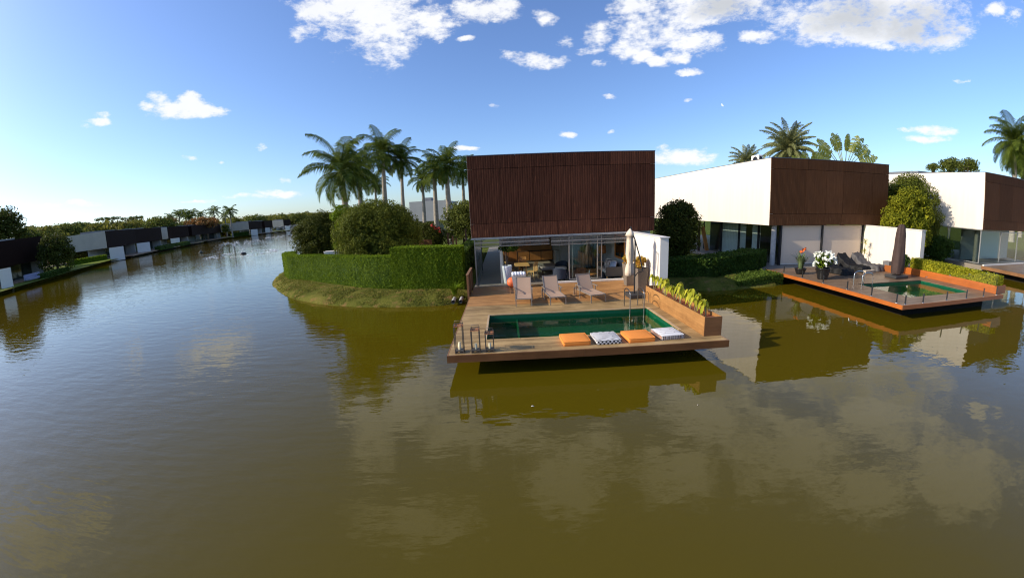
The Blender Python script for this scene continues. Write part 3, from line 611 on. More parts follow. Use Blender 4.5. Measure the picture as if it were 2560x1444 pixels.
# ---- the middle house
h2 = thing('lake_house', (17.1, 23.45, 0), 'second house with long sunlit white side wall and brown slatted front above cream blinds', 'house', .0058)
house_box(h2, 10.36, 27, CLAD_BRN, ([3.0, 5.9, 9.2], [2.73, 4.45, 5.95, 7.5, 8.7], [1.15, 2.9, 5.9]))
m = M(); m.box(-.9, 10.3, -1.15, 27, .28, ZF); m.build('floor', FLOOR_IN, h2)
m = M(); m.box(8.30, 8.68, -4.62, .09, .35, 3.255); fo = m.build('garden_wall', W_WALL, h2)
m = M(); m.box(8.26, 8.72, -4.67, .09, 3.258, 3.293); m.build('coping', W_PLAIN, fo)
for a, b in ((1.15, 4.42), (4.55, 8.16)):
    m = M(); m.grid(lambda u, v: (a+(b-a)*u, .20+.012*math.sin(v*2.8), ZF+.06+(ZB-.10-ZF)*v), 4, 8); bo = m.build('screen_blind', BLIND_C, h2)
    m = M(); m.bar((a, .20, ZF+.05), (b, .20, ZF+.05), .04, .05); m.build('hem_bar', W_PLAIN, bo)
for xa, xb in ((4.435, 4.535), (8.18, 8.27), (1.02, 1.13)): m = M(); m.box(xa, xb, .1, .28, ZF+.003, ZB); m.build('door_post', DARKMETAL, h2)
m = M(); m.lathe([(.17, ZF+.003), (.17, ZB)], (.75, .45, 0), 20); m.build('column', plain('grey_column', (.45, .43, .40), .8, .2), h2)
for a, b in ((.5, 2.9), (3.0, 5.4), (5.5, 8.0), (8.1, 11)): glass_bay(h2, a, b, 1.35, ZF+.003, ZB-.003, 'y', name='side_glass', gm=GLASS)
for a, b, ym in ((4.7, 8.3, 1.46), (2.9, 3.9, 1.46)):
    m = M(); m.grid(lambda u, v: (ym+.045*math.sin(u*(b-a)*28), a+(b-a)*u, ZF+.02+(ZB-.05-ZF)*v), 90, 2); m.build('curtain', WHITE_C, h2)
m = M(); m.box(1.4, 9.7, 9.9, 10, ZF+.003, ZB); m.box(5.4, 5.5, .9, 9.9, ZF+.003, ZB); m.build('interior_wall', plain('dim_interior_wall', (.10, .095, .09), .8, .2), h2)
m = M(); m.box(2.2, 4.6, 7.2, 25.4, ZT-.345, ZT+.26); m.build('skylight', plain('grey_skylight_frame', (.16, .17, .18), .5, .4), h2)

# ---- the house cut by the right edge
h3 = thing('lake_house', (35.63, 20.67, 0), 'white house with brown slatted front cut off by the right edge', 'house', .0209)
house_box(h3, 10.2, 24, CLAD_BRN, ([3.1, 6.2], [2.4, 5.0, 7.6], [3.0, 6.0]))
m = M(); m.box(-.2, 10.2, -.5, 24, .28, ZF); m.build('floor', FLOOR_IN, h3)
m = M(); m.box(-.2, 10.2, -.55, -.40, ZF+.003, ZF+.10); m.build('door_sill', W_PLAIN, h3)
FR3 = plain('pale_glazing_frame', (.30, .30, .29), .4, .4, .3)
glass_bay(h3, -.1, 3.3, .05, ZF+.1, ZB-.12, name='corner_glass', frame=FR3, fw=.03); glass_bay(h3, 3.35, 6.6, .05, ZF+.1, ZB-.12, name='corner_glass', frame=FR3); glass_bay(h3, 6.65, 9.6, .05, ZF+.1, ZB-.12, name='corner_glass', frame=FR3)
for a, b in ((.1, 3.0), (3.1, 6.0), (6.1, 9.5)): glass_bay(h3, a, b, .02, ZF+.1, ZB-.01, 'y', name='side_glass', gm=GLASS_DARK, frame=FR3)
m = M(); m.lathe([(.17, ZF+.003), (.17, ZB)], (.85, .95, 0), 20); m.build('column', plain('cream_column', (.60, .55, .47), .8, .2), h3)
m = M(); m.box(1.4, 10, 2.6, 2.75, ZF+.003, ZB); m.build('interior_wall', plain('pale_interior_wall', (.58, .60, .57), .8, .2, var=.02), h3)
m = M(); m.box(9.7, 10.1, -3.4, -.06, .35, 3.2); m.build('garden_wall', W_WALL, h3)
m = M(); m.box(1.5, 6.5, 7.5, 12.5, ZT-.345, ZT+.34); m.build('skylight', bpy.data.materials['grey_skylight_frame'], h3)
# roof machine
ac = thing('air_conditioner', (18.45, 27.2, ZT-.34), 'white air conditioning unit on the roof above the long white wall', 'air conditioner')
m = M(); m.cbox(0, .34, -.45, .45, .14, .95, .02); m.box(.02, .32, -.42, -.34, 0, .137); m.box(.02, .32, .34, .42, 0, .137); m.build('casing', W_PLAIN, ac)
m = M(); m.lathe([(.30, 0), (.30, .02), (.26, .02), (.05, .012), (.001, .012)], (0, 0, 0), 24); fn_ = m.build('fan_grille', DARKMETAL, ac); fn_.rotation_euler = (0, -PI/2, 0); fn_.location = (-.004, -.06, .55)
fa = M(); fa.lathe([(.30, 0), (.30, .02), (.05, .012), (.001, .012)], (0, 0, 0), 24); fb = fa.build('fan_grille', DARKMETAL, ac); fb.rotation_euler = (PI/2, 0, 0); fb.location = (.17, -.455, .55); fb.scale = (.5, 1, 1)

# ---- far row across the lake
def far_house(label, pl, pr, rl, rr_, yl, zs=1.0, side=12, fin_=True, seed=0, wall=None):
    A = on_r(pl, yl, rl); B = on_r(pr, yl, rr_); d = Vector((B.x-A.x, B.y-A.y, 0)); w_ = d.length; rz = math.atan2(d.y, d.x); rg = random.Random(seed)
    t = thing('far_house', (A.x, A.y, 0), label, 'house', rz, 'houses across the lake')
    wl = M(); wl.box(0, .3, 0, side, ZB, ZT); wl.box(w_-.3, w_, 0, side, ZB, ZT); wl.box(.3, w_-.3, side-.3, side, ZB, ZT); wl.build('wall', wall or FAR_WALL, t)
    m = M(); m.box(-.01, w_+.01, -.08, .1, ZB, ZT); m.build('cladding', CLAD_FAR, t)
    m = M(); m.box(.31, w_-.31, .11, side-.31, ZB, ZB+.3); m.box(.31, w_-.31, .11, side-.31, ZT-.6, ZT-.4); m.box(2, w_-2.5, 5, 8, ZT-.4, ZT+.45); m.build('roof', ROOF, t)
    m = M(); m.box(w_*.30, w_, 3.5, 3.6, ZF, ZB); m.build('glass_front', GLASS_DARK, t)
    m = M(); m.box(1.2, w_-.3, 6, 6.2, ZF, ZB); m.box(w_-.5, w_-.3, .5, 6, ZF, ZB); m.build('interior_wall', GREY_WALL, t)
    m = M(); m.box(0.1, w_, -.4, side, .1, ZF); m.build('floor', FLOOR_IN, t)
    if False: m = M(); m.box(.0, .42, -2.6, 3.2, .1, 3.25); m.box(.42, 3.0, -2.6, -2.25, .1, 3.25) if False else None; m.build('garden_wall', W_PLAIN, t)
    # front terrace
    dk = M(); dk.box(-.5, w_*.92, -6.5, -.42, .42, .64); dk.box(.3, w_*.85, -5.6, -.6, -.3, .42, 1); dk.build('terrace', [DECK2, DARKUNDER], t)
    return t, w_, rz
FH = [("far house at the left edge with dark front over a lit room", -95, 109, 88, 101, 620, 14, 11),
 ("far house with the large pale side wall across the lake", 266, 340, 131, 150, 598, 22, 12),
 ("far dark fronted house right of the one with the large pale side wall", 339, 404, 150.5, 168, 590, 14, 13),
 ("far house showing a narrow pale wall strip beside its dark front", 419, 471, 179, 192, 580, 14, 14),
 ("far house below the orange flowering tree with a terrace on the water", 478, 551, 200, 236, 572, 14, 15),
 ("far house with a pale sunlit side wall behind the tall palm", 622, 655, 246, 262, 563, 22, 16),
 ("small distant dark house next to the house behind the tall palm", 661, 681, 268, 280, 560, 14, 17),
 ("most distant house, its white wall beside the far fountain", 709, 727, 300, 310, 558, 16, 18)]
FAR = []
for lab, pl, pr, rl, rr_, yl, sd, seed in FH: FAR.append(far_house(lab, pl, pr, rl, rr_, yl, side=sd, seed=seed, wall=CLAD_FAR if seed in (13, 15, 17) else None))
# garden walls seen as pale panels in front of the far houses
for k, (pl, pr, py, pyb, r0) in enumerate(((2, 33, 665, 706, 80), (275, 312, 617, 640, 122), (344, 377, 605, 628, 144), (427, 450, 595, 607, 176), (628, 645, 573, 586, 236), (663, 675, 568, 575, 262), (714, 725, 565, 574, 292))):
    A = on_r(pl, pyb, r0); B = on_r(pr, pyb, r0); d = (B-A); d.z = 0; m = M(); zt_ = on_r((pl+pr)/2, py, r0).z; L = d.length; m.box(0, L, 0, .35, .1, max(2.2, min(3.3, zt_)))
    o = m.build('garden_wall', W_PLAIN, None, (A.x, A.y, 0)); o.rotation_euler = (0, 0, math.atan2(d.y, d.x))
    tag(o, ['leftmost white garden wall by the water, at the left edge', 'white garden wall below the corner of the large pale side wall', 'white garden wall below the second far dark front', 'white garden wall near the narrow pale strip of a far house', 'white garden wall right of the tall palm across the lake', 'tiny white garden wall of a small distant house', 'white garden wall standing over the far fountain'][k], 'wall', 'garden walls across the lake')
# hedge and lawn below the large pale wall
A = on_z(165, 660, .1); B = on_z(277, 648, .1)
# ---------------------------------------------------------------- wooden decks with pools
def deck_planks(m, x0, x1, y0, y1, z, hole, wdt=.14, gap=.006, mi=0, seed=1, th=.03):
    rr = random.Random(seed); y = y0
    while y < y1-.02:
        ya, yb = y, min(y+wdt-gap, y1); cuts = [(x0, x1)]
        if hole and yb > hole[2] and ya < hole[3]: cuts = [(x0, hole[0]), (hole[1], x1)]
        for a, b in cuts:
            xs = [a]; 
            while xs[-1] < b-3.2: xs.append(xs[-1]+rr.uniform(1.6, 3.4))
            xs.append(b)
            for i in range(len(xs)-1):
                dz = rr.uniform(-.003, .003); m.box(xs[i]+.002, xs[i+1]-.002, ya, yb, z-th+dz, z+dz, mi)
        y += wdt
def pool(name, label, x0, x1, y0, y1, zd, dz=.17, depth=.60, border=None):
    t = thing(name, ((x0+x1)/2, (y0+y1)/2, zd-depth), label, 'pool'); cx, cy = (x0+x1)/2, (y0+y1)/2; a, b = (x1-x0)/2, (y1-y0)/2; m = M()
    m.add([(-a, -b, 0), (a, -b, 0), (a, b, 0), (-a, b, 0), (-a, -b, depth-.035), (a, -b, depth-.035), (a, b, depth-.035), (-a, b, depth-.035)], [(0, 1, 2, 3), (0, 4, 5, 1), (1, 5, 6, 2), (2, 6, 7, 3), (3, 7, 4, 0)])
    m.box(-a+1.05, -a+1.10, -b+.002, b-.002, .002, depth-.22)
    m.build('basin', GREENTILE, t)
    w_ = M(); w_.add([(-a+.002, -b+.002, depth-dz), (a-.002, -b+.002, depth-dz), (a-.002, b-.002, depth-dz), (-a+.002, b-.002, depth-dz)], [(0, 1, 2, 3)]); w_.build('pool_water', POOLW, t); return t
d1 = thing('wooden_deck', (0, 0, 0), 'weathered wooden deck with dark green pool in front of nearest house', 'deck')
X0, X1, Y0, Y1 = -1.79, 6.64, 10.54, 20.84; PH = (-.69, 5.59, 11.89, 14.79)
m = M(); deck_planks(m, X0+.04, X1-.04, Y0+.05, 16.4, ZF, PH); m.build('planking', DECK, d1)
m = M(); deck_planks(m, X0+.04, 6.80, 16.4, Y1, ZF, None, seed=2); m.build('planking', DECK_RED, d1)
for xa, xb, yo in ((X0, 2.2, 0), (2.206, X1, .002)): m = M(); m.box(xa, xb, Y0+yo, Y0+.045, .43, ZF-.004); m.build('fascia', FASCIA, d1)
for xa, xb, yb in ((X0, X0+.035, 19.5), (X1-.035, X1, 17.5)): m = M(); m.box(xa, xb, Y0+.048, yb, .43, ZF-.006); m.build('fascia', FASCIA_Y, d1)
def support(t, xa, xb, ya, yb, ph):
    m = M(); m.box(xa, ph[0]-.03, ya, yb, -.4, .44); m.box(ph[1]+.03, xb, ya, yb, -.4, .44); m.box(ph[0]-.03, ph[1]+.03, ya, ph[2]-.03, -.4, .44); m.box(ph[0]-.03, ph[1]+.03, ph[3]+.03, yb, -.4, .44); m.box(ph[0]-.029, ph[1]+.029, ph[2]-.029, ph[3]+.029, -.4, -.2); m.build('support', DARKUNDER, t)
support(d1, X0+1.0, X1-.8, Y0+1.1, 20.2, PH)
m = M(); m.box(X0+.05, PH[0]-.02, Y0+.06, 20.2, .45, ZF-.05); m.box(PH[1]+.02, X1-.05, Y0+.06, 20.2, .45, ZF-.05); m.box(PH[0]-.02, PH[1]+.02, Y0+.06, PH[2]-.02, .45, ZF-.05); m.box(PH[0]-.02, PH[1]+.02, PH[3]+.02, 20.2, .45, ZF-.05); m.build('joists', DARKUNDER, d1)
m = M(); m.box(PH[1], PH[1]+.10, PH[2]-.1, PH[3]+.02, ZF+.001, ZF+.012); m.box(PH[0]-.07, PH[0], PH[2]-.05, PH[3]+.02, ZF+.001, ZF+.010); m.box(PH[0], PH[1], PH[3], PH[3]+.07, ZF+.001, ZF+.009); m.build('pool_edge', boards('pale_edge_board', (.36, .25, .14), (.58, .43, .26), 1), d1)
pool('swimming_pool', 'larger dark green pool sunk in the weathered deck by the cushions', PH[0], PH[1], PH[2], PH[3], ZF)

d2 = thing('wooden_deck', (0, 0, 0), 'brown deck with bright orange edge in front of the second house', 'deck')
U0, U1, V0, V1 = 16.22, 24.62, 12.56, 22.3; PH2 = (18.1, 23.15, 13.78, 16.9)
m = M(); deck_planks(m, U0+.04, U1-.04, V0+.05, V1, ZF, PH2, seed=3); m.build('planking', DECK2, d2)
m = M(); deck_planks(m, U1+.004, 25.37, 19.05, V1, ZF, None, seed=9); m.build('planking', DECK2, d2)
m = M(); m.box(U0, U1, V0, V0+.045, .47, ZF+.004); m.build('fascia', ORANGE_WOOD_X, d2)
for xa, xb, yb in ((U0, U0+.04, V1), (U1-.04, U1, 19)): m = M(); m.box(xa, xb, V0+.048, yb, .47, ZF+.003); m.build('fascia', ORANGE_WOOD, d2)
support(d2, U0+.9, U1-.9, V0+.7, 22, PH2)
m = M(); m.box(U0+.05, PH2[0]-.02, V0+.06, V1, .46, ZF-.05); m.box(PH2[1]+.02, U1-.05, V0+.06, V1, .46, ZF-.05); m.box(PH2[0]-.02, PH2[1]+.02, V0+.06, PH2[2]-.02, .46, ZF-.05); m.box(PH2[0]-.02, PH2[1]+.02, PH2[3]+.02, V1, .46, ZF-.05); m.build('joists', DARKUNDER, d2)
pool('swimming_pool', 'green pool behind glass railing on the orange edged deck', PH2[0], PH2[1], PH2[2], PH2[3], ZF, dz=.12)
d3 = thing('wooden_deck', (0, 0, 0), 'brown deck corner beside the house at the right edge', 'deck')
m = M(); deck_planks(m, 35.2, 43.6, 12.4, 20.2, ZF, None, seed=4); m.build('planking', DECK2, d3)
m = M(); m.box(35.16, 35.2, 12.4, 20.2, .42, ZF+.004); m.build('fascia', FASCIA_Y, d3); m = M(); m.box(35.9, 43, 13, 20.2, -.4, .5); m.build('support', DARKUNDER, d3)

# ---- wooden screen at the back left of the first deck
sc = thing('wooden_screen', (-1.86, 18.4, .45), 'low wooden screen panel at the left back corner of weathered deck', 'screen')
m = M()
for k in range(8): m.box(-.025, .0, .02, 2.5, k*.155, k*.155+.148)
m.build('slats', FASCIA_Y, sc); m = M()
for y in (.0, 1.25, 2.45): m.box(.004, .07, y, y+.07, 0, 1.26)
m.box(-.04, .08, -.03, 2.56, 1.262, 1.29); m.build('frame', FASCIA_Y, sc)

# ---- loungers
def sun_lounger():
    t = thing('sun_lounger', (0, 0, 0), 'x', 'sun lounger', 0, 'taupe sun loungers on the weathered deck'); W = .35; hs = .34; yb = 1.25
    sl_ = M(); sl_.grid(lambda u, v: (-W+.03+(2*W-.06)*u, .03+(yb-.05)*v, hs-.012*math.sin(PI*u)*math.sin(PI*v)), 6, 8); sl_.build('seat', SLING, t)
    s2 = M(); ang = R_(58); bl = .78
    s2.grid(lambda u, v: (-W+.03+(2*W-.06)*u, yb+bl*v*math.cos(ang), hs+bl*v*math.sin(ang)-.012*math.sin(PI*u)), 6, 6); bk = s2.build('backrest', SLING, t)
    f2 = M()
    for x in (-W+.015, W-.015): f2.bar((x, yb, hs), (x, yb+bl*math.cos(ang), hs+bl*math.sin(ang)), .03, .03)
    f2.bar((-W, yb+bl*math.cos(ang), hs+bl*math.sin(ang)), (W, yb+bl*math.cos(ang), hs+bl*math.sin(ang)), .03, .03); f2.build('back_frame', FRAME_T, bk)
    f = M()
    for x in (-W+.015, W-.015): f.bar((x, 0, hs-.005), (x, 1.9, hs-.005), .032, .04)
    for y in (.016, 1.88): f.bar((-W+.03, y, hs-.005), (W-.03, y, hs-.005), .032, .04)
    f.build('frame', FRAME_T, t)
    for x in (-W+.016, W-.016):
        for y in (.02, 1.86): l = M(); l.bar((x, y, 0), (x, y, hs-.026), .035, .035); l.build('leg', FRAME_T, t)
    for x in (-W-.03, W+.03):
        a = M(); a.bar((x, .86, hs+.21), (x, 1.55, hs+.21), .05, .025); a.bar((x, 1.53, 0), (x, 1.53, hs+.197), .03, .03); a.bar((x, 1.1, 0), (x, 1.1, hs+.197), .03, .03); a.build('armrest', FRAME_T, t)
    return t
LG = sun_lounger()
for k, (fl, fr, br, lab) in enumerate((((.38, 15.93), (1.10, 15.89), 0, 'taupe sun lounger on the left, nearest the orange ball'), ((1.85, 15.91), (2.57, 15.98), .05, 'middle taupe sun lounger, in front of the navy armchair'), ((3.59, 15.95), (4.32, 16.10), .13, 'taupe sun lounger turned most, nearest the closed parasol'))):
    a = Vector(fl); b = Vector(fr); mid = (a+b)/2; rz = math.atan2(b.y-a.y, b.x-a.x)
    if k == 0: LG.location = (mid.x, mid.y, ZF+.004); LG.rotation_euler = (0, 0, rz); LG['label'] = lab
    else: dup(LG, (mid.x, mid.y, ZF+.004), rz+(.0 if k == 1 else .02), lab)

# ---- orange ball, crate with bundle
m = M(); m.lathe([(.27*math.sin(PI*k/14), .27-.27*math.cos(PI*k/14)) for k in range(15)], n=24); tag(m.build('exercise_ball', ORANGE_B, None, (.34, 20.35, ZF+.004)), 'orange ball on the deck behind the left sun lounger', 'ball')
cr = thing('side_crate', (.72, 20.3, ZF+.006), 'beige side crate behind the left sun lounger', 'crate')
m = M(); m.add([(-.30, -.25, 0), (.30, -.25, 0), (.30, .25, 0), (-.30, .25, 0), (-.38, -.3, .62), (.38, -.3, .62), (.38, .3, .62), (-.38, .3, .62)], [(0, 3, 2, 1), (4, 5, 6, 7), (0, 1, 5, 4), (1, 2, 6, 5), (2, 3, 7, 6), (3, 0, 4, 7)]); m.build('body', CREAM, cr); m = M(); m.box(-.36, .36, -.28, .28, .622, .64); m.build('lid', CREAM, cr)
m = M(); rr = random.Random(4)
for i in range(5):
    for j in range(4): m.lathe([(.001, 0), (.09, .0), (.095, .10), (.08, .14), (.04, .16), (.001, .162)], (-.29+i*.145, -.2+j*.135, rr.uniform(0, .015)), 10)
tag(m.build('bottle_pack', plain('shiny_white_wrap', (.75, .78, .82), .2, .7), None, (.72, 20.3, ZF+.648)), 'shiny white wrapped bundle on top of the beige crate', 'bundle')

# ---- lanterns
def lantern(name, x, y, wd_, h, label, ch=.17):
    t = thing(name, (x, y, ZF+.004), label, 'lantern', 0, 'candle lanterns on the deck corner'); a = wd_/2; b = .016
    f = M()
    for sx in (-1, 1):
        for sy in (-1, 1): f.bar((sx*(a-b/2), sy*(a-b/2), 0), (sx*(a-b/2), sy*(a-b/2), h), .022, .022)
    for z in (.012, .07, h-.012):
        for s_ in (-1, 1): f.bar((-a, s_*(a-b/2), z), (a, s_*(a-b/2), z), .018, .02); f.bar((s_*(a-b/2), -a, z), (s_*(a-b/2), a, z), .018, .02)
    f.build('frame', LANT_M, t)
    l = M()
    for i in (-1, 1):
        for j in (-1, 1): l.box(min(0, i*(a+.008))+.004, max(0, i*(a+.008))-.004, min(0, j*(a+.008))+.004, max(0, j*(a+.008))-.004, h-.055, h-.04)
    l.build('lid', LANT_W, t)
    hd = M(); hd.tube([(-a*.9, a*.7, h), (-a*.9, a*.7, h+.07), (a*.9, a*.7, h+.07), (a*.9, a*.7, h)], .008, 6); hd.build('handle', LANT_M, t)
    s = M(); s.box(-a+.02, a-.02, -a+.02, a-.02, .075, .082); s.build('shelf', LANT_M, t)
    g = M(); q = a-.035; gh = h*.5
    for (p0, p1) in (((-q, -q), (q, -q)), ((q, -q), (q, q)), ((q, q), (-q, q)), ((-q, q), (-q, -q))): g.add([p0+(.084,), p1+(.084,), p1+(gh,), p0+(gh,)], [(0, 1, 2, 3)])
    g.build('glass', GLASS_RAIL, t)
    c = M(); c.lathe([(.035, .084), (.037, .09), (.036, .084+ch), (.028, .084+ch-.006), (.001, .084+ch-.012)], n=14); co = c.build('candle', CANDLE, t); wk = M(); wk.tube([(0, 0, .084+ch-.012), (0, 0, .084+ch+.018)], .003, 5); wk.build('wick', DARKMETAL, co)
    return t
lantern('candle_lantern', -1.435, 10.81, .255, .86, 'tallest candle lantern, at the outer corner of the deck', .23)
lantern('candle_lantern', -.955, 10.78, .25, .72, 'middle sized candle lantern between the tallest and the shortest')
lantern('candle_lantern', -.55, 10.79, .25, .60, 'shortest candle lantern, beside the pool')

# ---- floor cushions
def floor_cushion(name, label, x0, x1, y0, y1, rz, mat, h=.16):
    t = thing(name, ((x0+x1)/2, (y0+y1)/2, ZF+.004), label, 'cushion', rz, 'floor cushions by the pool'); a, b = (x1-x0)/2, (y1-y0)/2
    def fn(u, v):
        x, y = 2*u-1, 2*v-1; e = max(abs(x), abs(y)); return (x*a*(1-.02*y*y), y*b*(1-.02*x*x), h*(.90+.18*(1-x*x)*(1-y*y)-.10*max(0, e-.85)/.15))
    m = M(); m.grid(fn, 14, 14)
    n = 14; loop = [fn(i/n, 0) for i in range(n)]+[fn(1, i/n) for i in range(n)]+[fn(1-i/n, 1) for i in range(n)]+[fn(0, 1-i/n) for i in range(n)]
    V = []; L = len(loop)
    for z, k in ((.0, .965), (.02, 1.0), (.09, 1.02), (None, 1.0)): V += [(p[0]*k, p[1]*k, p[2] if z is None else z) for p in loop]
    F = [(j*L+i, j*L+(i+1) % L, (j+1)*L+(i+1) % L, (j+1)*L+i) for j in range(3) for i in range(L)]; m.add(V, F, 0, True); m.build('pad', mat, t)
    p = M(); p.tube([(q[0]*1.004, q[1]*1.004, q[2]) for q in loop]+[(loop[0][0]*1.004, loop[0][1]*1.004, loop[0][2])], .009, 5, cap=False); p.build('piping', mat, t)
    if mat is not CUSH_O:
        for i in (-.4, .4):
            for j in (-.4, .4): u_ = M(); u_.lathe([(.022, 0), (.018, .012), (.001, .014)], (i*a, j*b, h*1.02), 8); u_.build('button', mat, t)
    return t
floor_cushion('floor_cushion', 'orange floor cushion at the left end of the pool edge row', 1.62, 2.44, 10.84, 11.64, .02, CUSH_O)
floor_cushion('floor_cushion', 'black and white checked floor cushion between two orange cushions', 2.60, 3.36, 10.82, 11.62, .03, CUSH_C)
floor_cushion('floor_cushion', 'orange floor cushion between the checked and the striped cushion', 3.58, 4.40, 10.83, 11.63, .03, CUSH_O)
floor_cushion('floor_cushion', 'grey striped white floor cushion nearest the planter box', 4.60, 5.34, 10.90, 11.70, .06, CUSH_S)

# ---- pool ladders
def ladder(name, label, x, y, rz, w_=.52, h=.78, run=.72, mat=STEEL):
    t = thing(name, (x, y, ZF), label, 'pool ladder', rz)
    for sx in (-w_/2, w_/2):
        m = M(); m.tube([(sx, run*.5, .004)]+[(sx, run*.5, h-.17)]+[(sx, run*.5*math.cos(a), h-.17+.17*math.sin(a)) for a in [PI*k/8 for k in range(1, 8)]]+[(sx, -run*.5, h-.17), (sx, -run*.5, -.9)], .021, 8); m.build('rail', mat, t)
    for k in range(3): m = M(); m.box(-w_/2+.02, w_/2-.02, -run*.5-.04, -run*.5+.04, -.30-.25*k, -.27-.25*k); m.build('step', mat, t)
    return t
ladder('pool_ladder', 'dark steel pool ladder arching over the back edge of larger pool', 5.10, 14.86, 0, .56, .80, .74, plain('dull_steel', (.22, .21, .20), .3, .5, .9))
ladder('pool_ladder', 'shiny steel pool ladder on the orange edged deck', 17.95, 16.45, R_(90), .55, .72, .72)
m = M(); m.tube([(-.17, 0, .0), (-.17, 0, .30)]+[(-.17*math.cos(a), 0, .30+.17*math.sin(a)) for a in [PI*k/8 for k in range(1, 8)]]+[(.17, 0, .30), (.17, 0, 0)], .012, 6); hoop = m.build('towel_hoop', LANT_M, None, (5.86, 15.6, ZF+.004)); hoop.rotation_euler = (0, 0, R_(25)); tag(hoop, 'thin metal hoop standing beside the long planter box', 'hoop')

# ---- planter box with plants
pb = thing('planter_box', (6.345, 13.6, ZF+.004), 'long wooden planter box of yellow green plants on the weathered deck', 'planter')
m = M(); L = 2.55; a = .285
for k in range(4): m.box(-a, -a+.03, -L, L, k*.152, k*.152+.150)
for k in range(4): m.box(a-.03, a, -L, L, k*.152, k*.152+.150)
m.build('side_boards', PLANTER_W, pb); m = M()
for e0, e1, aa in ((-L-.03, -L-.003, a+.004), (L+.003, L+.03, a)):
    m = M(); [m.box(-aa, aa, e0, e1, k*.152, k*.152+.149) for k in range(4)]; m.build('end_boards', PLANTER_WX, pb)
m = M(); m.grid(lambda u, v: (-a+.03+(2*a-.06)*u, -L+2*L*v, .475+.03*math.sin(v*60)*math.sin(u*9+v*31)), 6, 60); m.build('soil', SOIL, pb)
def leafy_stem(loc, h, label, seed, group='yellow green plants in the planter box', R=.20):
    rr = random.Random(seed); t = thing('leafy_plant', loc, label, 'plant', rr.uniform(0, 6), group); m = M(); lf = M()
    for s in range(3):
        a0 = rr.uniform(0, 6.28); tip = Vector((math.cos(a0)*.15, math.sin(a0)*.15, h*rr.uniform(.8, 1.1))); m.tube([(math.cos(a0)*.04, math.sin(a0)*.04, 0), tip*.6, tip], [.013, .011, .008], 6)
        for k in range(12):
            a = a0+k*2.4; up = rr.uniform(-.1, .7) if k < 7 else rr.uniform(.8, 1.2); z0 = tip+Vector((0, 0, -.03*k*.6)); d = Vector((math.cos(a), math.sin(a), 0)); l = R*rr.uniform(.7, 1.1); sd = Vector((-d.y, d.x, 0)); V = []
            for q, wq in ((0, .08), (.25, .72), (.55, 1), (.8, .65), (1, .05)):
                p = z0+d*l*q*(1 if up < .8 else .7)+Vector((0, 0, l*(up*q-1.75*q*q*(1 if up < .8 else .35)))); ww = l*.26*wq; V += [p-sd*ww+Vector((0, 0, ww*.35)), p, p+sd*ww+Vector((0, 0, ww*.35))]
            F = [];
            for q in range(4): F += [(q*3, q*3+1, q*3+4, q*3+3), (q*3+1, q*3+2, q*3+5, q*3+4)]
            lf.add(V, F, 0, True)
    m.build('stem', plain('pale_stem', (.30, .26, .13), .7, .2) if 'pale_stem' not in bpy.data.materials else bpy.data.materials['pale_stem'], t); lf.build('leaves', L_PLANT, t); return t
order = ['first', 'second', 'third', 'fourth', 'fifth', 'sixth', 'seventh', 'eighth']
ys = [11.55, 12.1, 12.7, 13.3, 13.95, 14.55, 15.15, 15.75]
for k, y in enumerate(ys):
    lab = 'yellow green plant in the planter box, nearest the water end' if k == 0 else ('yellow green plant in the planter box, nearest the white wall' if k == 7 else order[k]+' yellow green plant from the water end of the planter box')
    leafy_stem((6.345+((-1)**k)*.06, y, ZF+.47), .60+.10*((k*37) % 5)/5, lab, 40+k)

# ---- tall tapered planters by the white wall
def tall_planter(name, label, x, y, rz, flower):
    t = thing(name, (x, y, ZF+.004), label, 'planter', rz, 'tall woven planters'); a, b, h = .19, .27, 1.12; m = M()
    V = [(-a,-a,0),(a,-a,0),(a,a,0),(-a,a,0),(-b,-b,h),(b,-b,h),(b,b,h),(-b,b,h)]; c = b-.04; V += [(-c,-c,h),(c,-c,h),(c,c,h),(-c,c,h),(-c,-c,h-.1),(c,-c,h-.1),(c,c,h-.1),(-c,c,h-.1)]
    m.add(V, [(0,3,2,1),(0,1,5,4),(1,2,6,5),(2,3,7,6),(3,0,4,7),(4,5,9,8),(5,6,10,9),(6,7,11,10),(7,4,8,11),(8,9,13,12),(9,10,14,13),(10,11,15,14),(11,8,12,15)]); m.build('body', WICKER, t); m = M(); m.box(-c+.002, c-.002, -c+.002, c-.002, h-.12, h-.1); m.build('soil', SOIL, t); return t
tall_planter('tall_planter', 'tall tapered woven planter half hidden behind the closed parasol', 6.38, 19.45, .08, 0)
tall_planter('tall_planter', 'tall tapered woven planter in front, beside the parasol pole', 6.44, 17.9, .10, 1)
def croton(name, label, loc, seed, s=1.0):
    rng = np.random.default_rng(seed); t = thing(name, loc, label, 'plant', 0, 'crotons in the tall planters'); P, N = lumps(420, (0, 0, .34*s), (.34*s, .34*s, .34*s), 16, .15*s, rng, .4); V, F = leaf_quads(P, N, .17*s, .42, .6, -.6, rng); np_mesh('leaves', V, F, L_CROTON, t)
    m = M()
    for k in range(4): m.tube([(0, 0, 0), (.12*math.cos(k*1.6), .12*math.sin(k*1.6), .4*s)], [.015, .008], 5)
    m.build('stem', TRUNK_B, t); return t
croton('croton_plant', 'red and yellow leaved plant in the planter behind the parasol', (6.38, 19.45, ZF+1.02), 1, .95); croton('croton_plant', 'red and yellow leaved plant in the front tall planter', (6.44, 17.9, ZF+1.02), 2, 1.0)

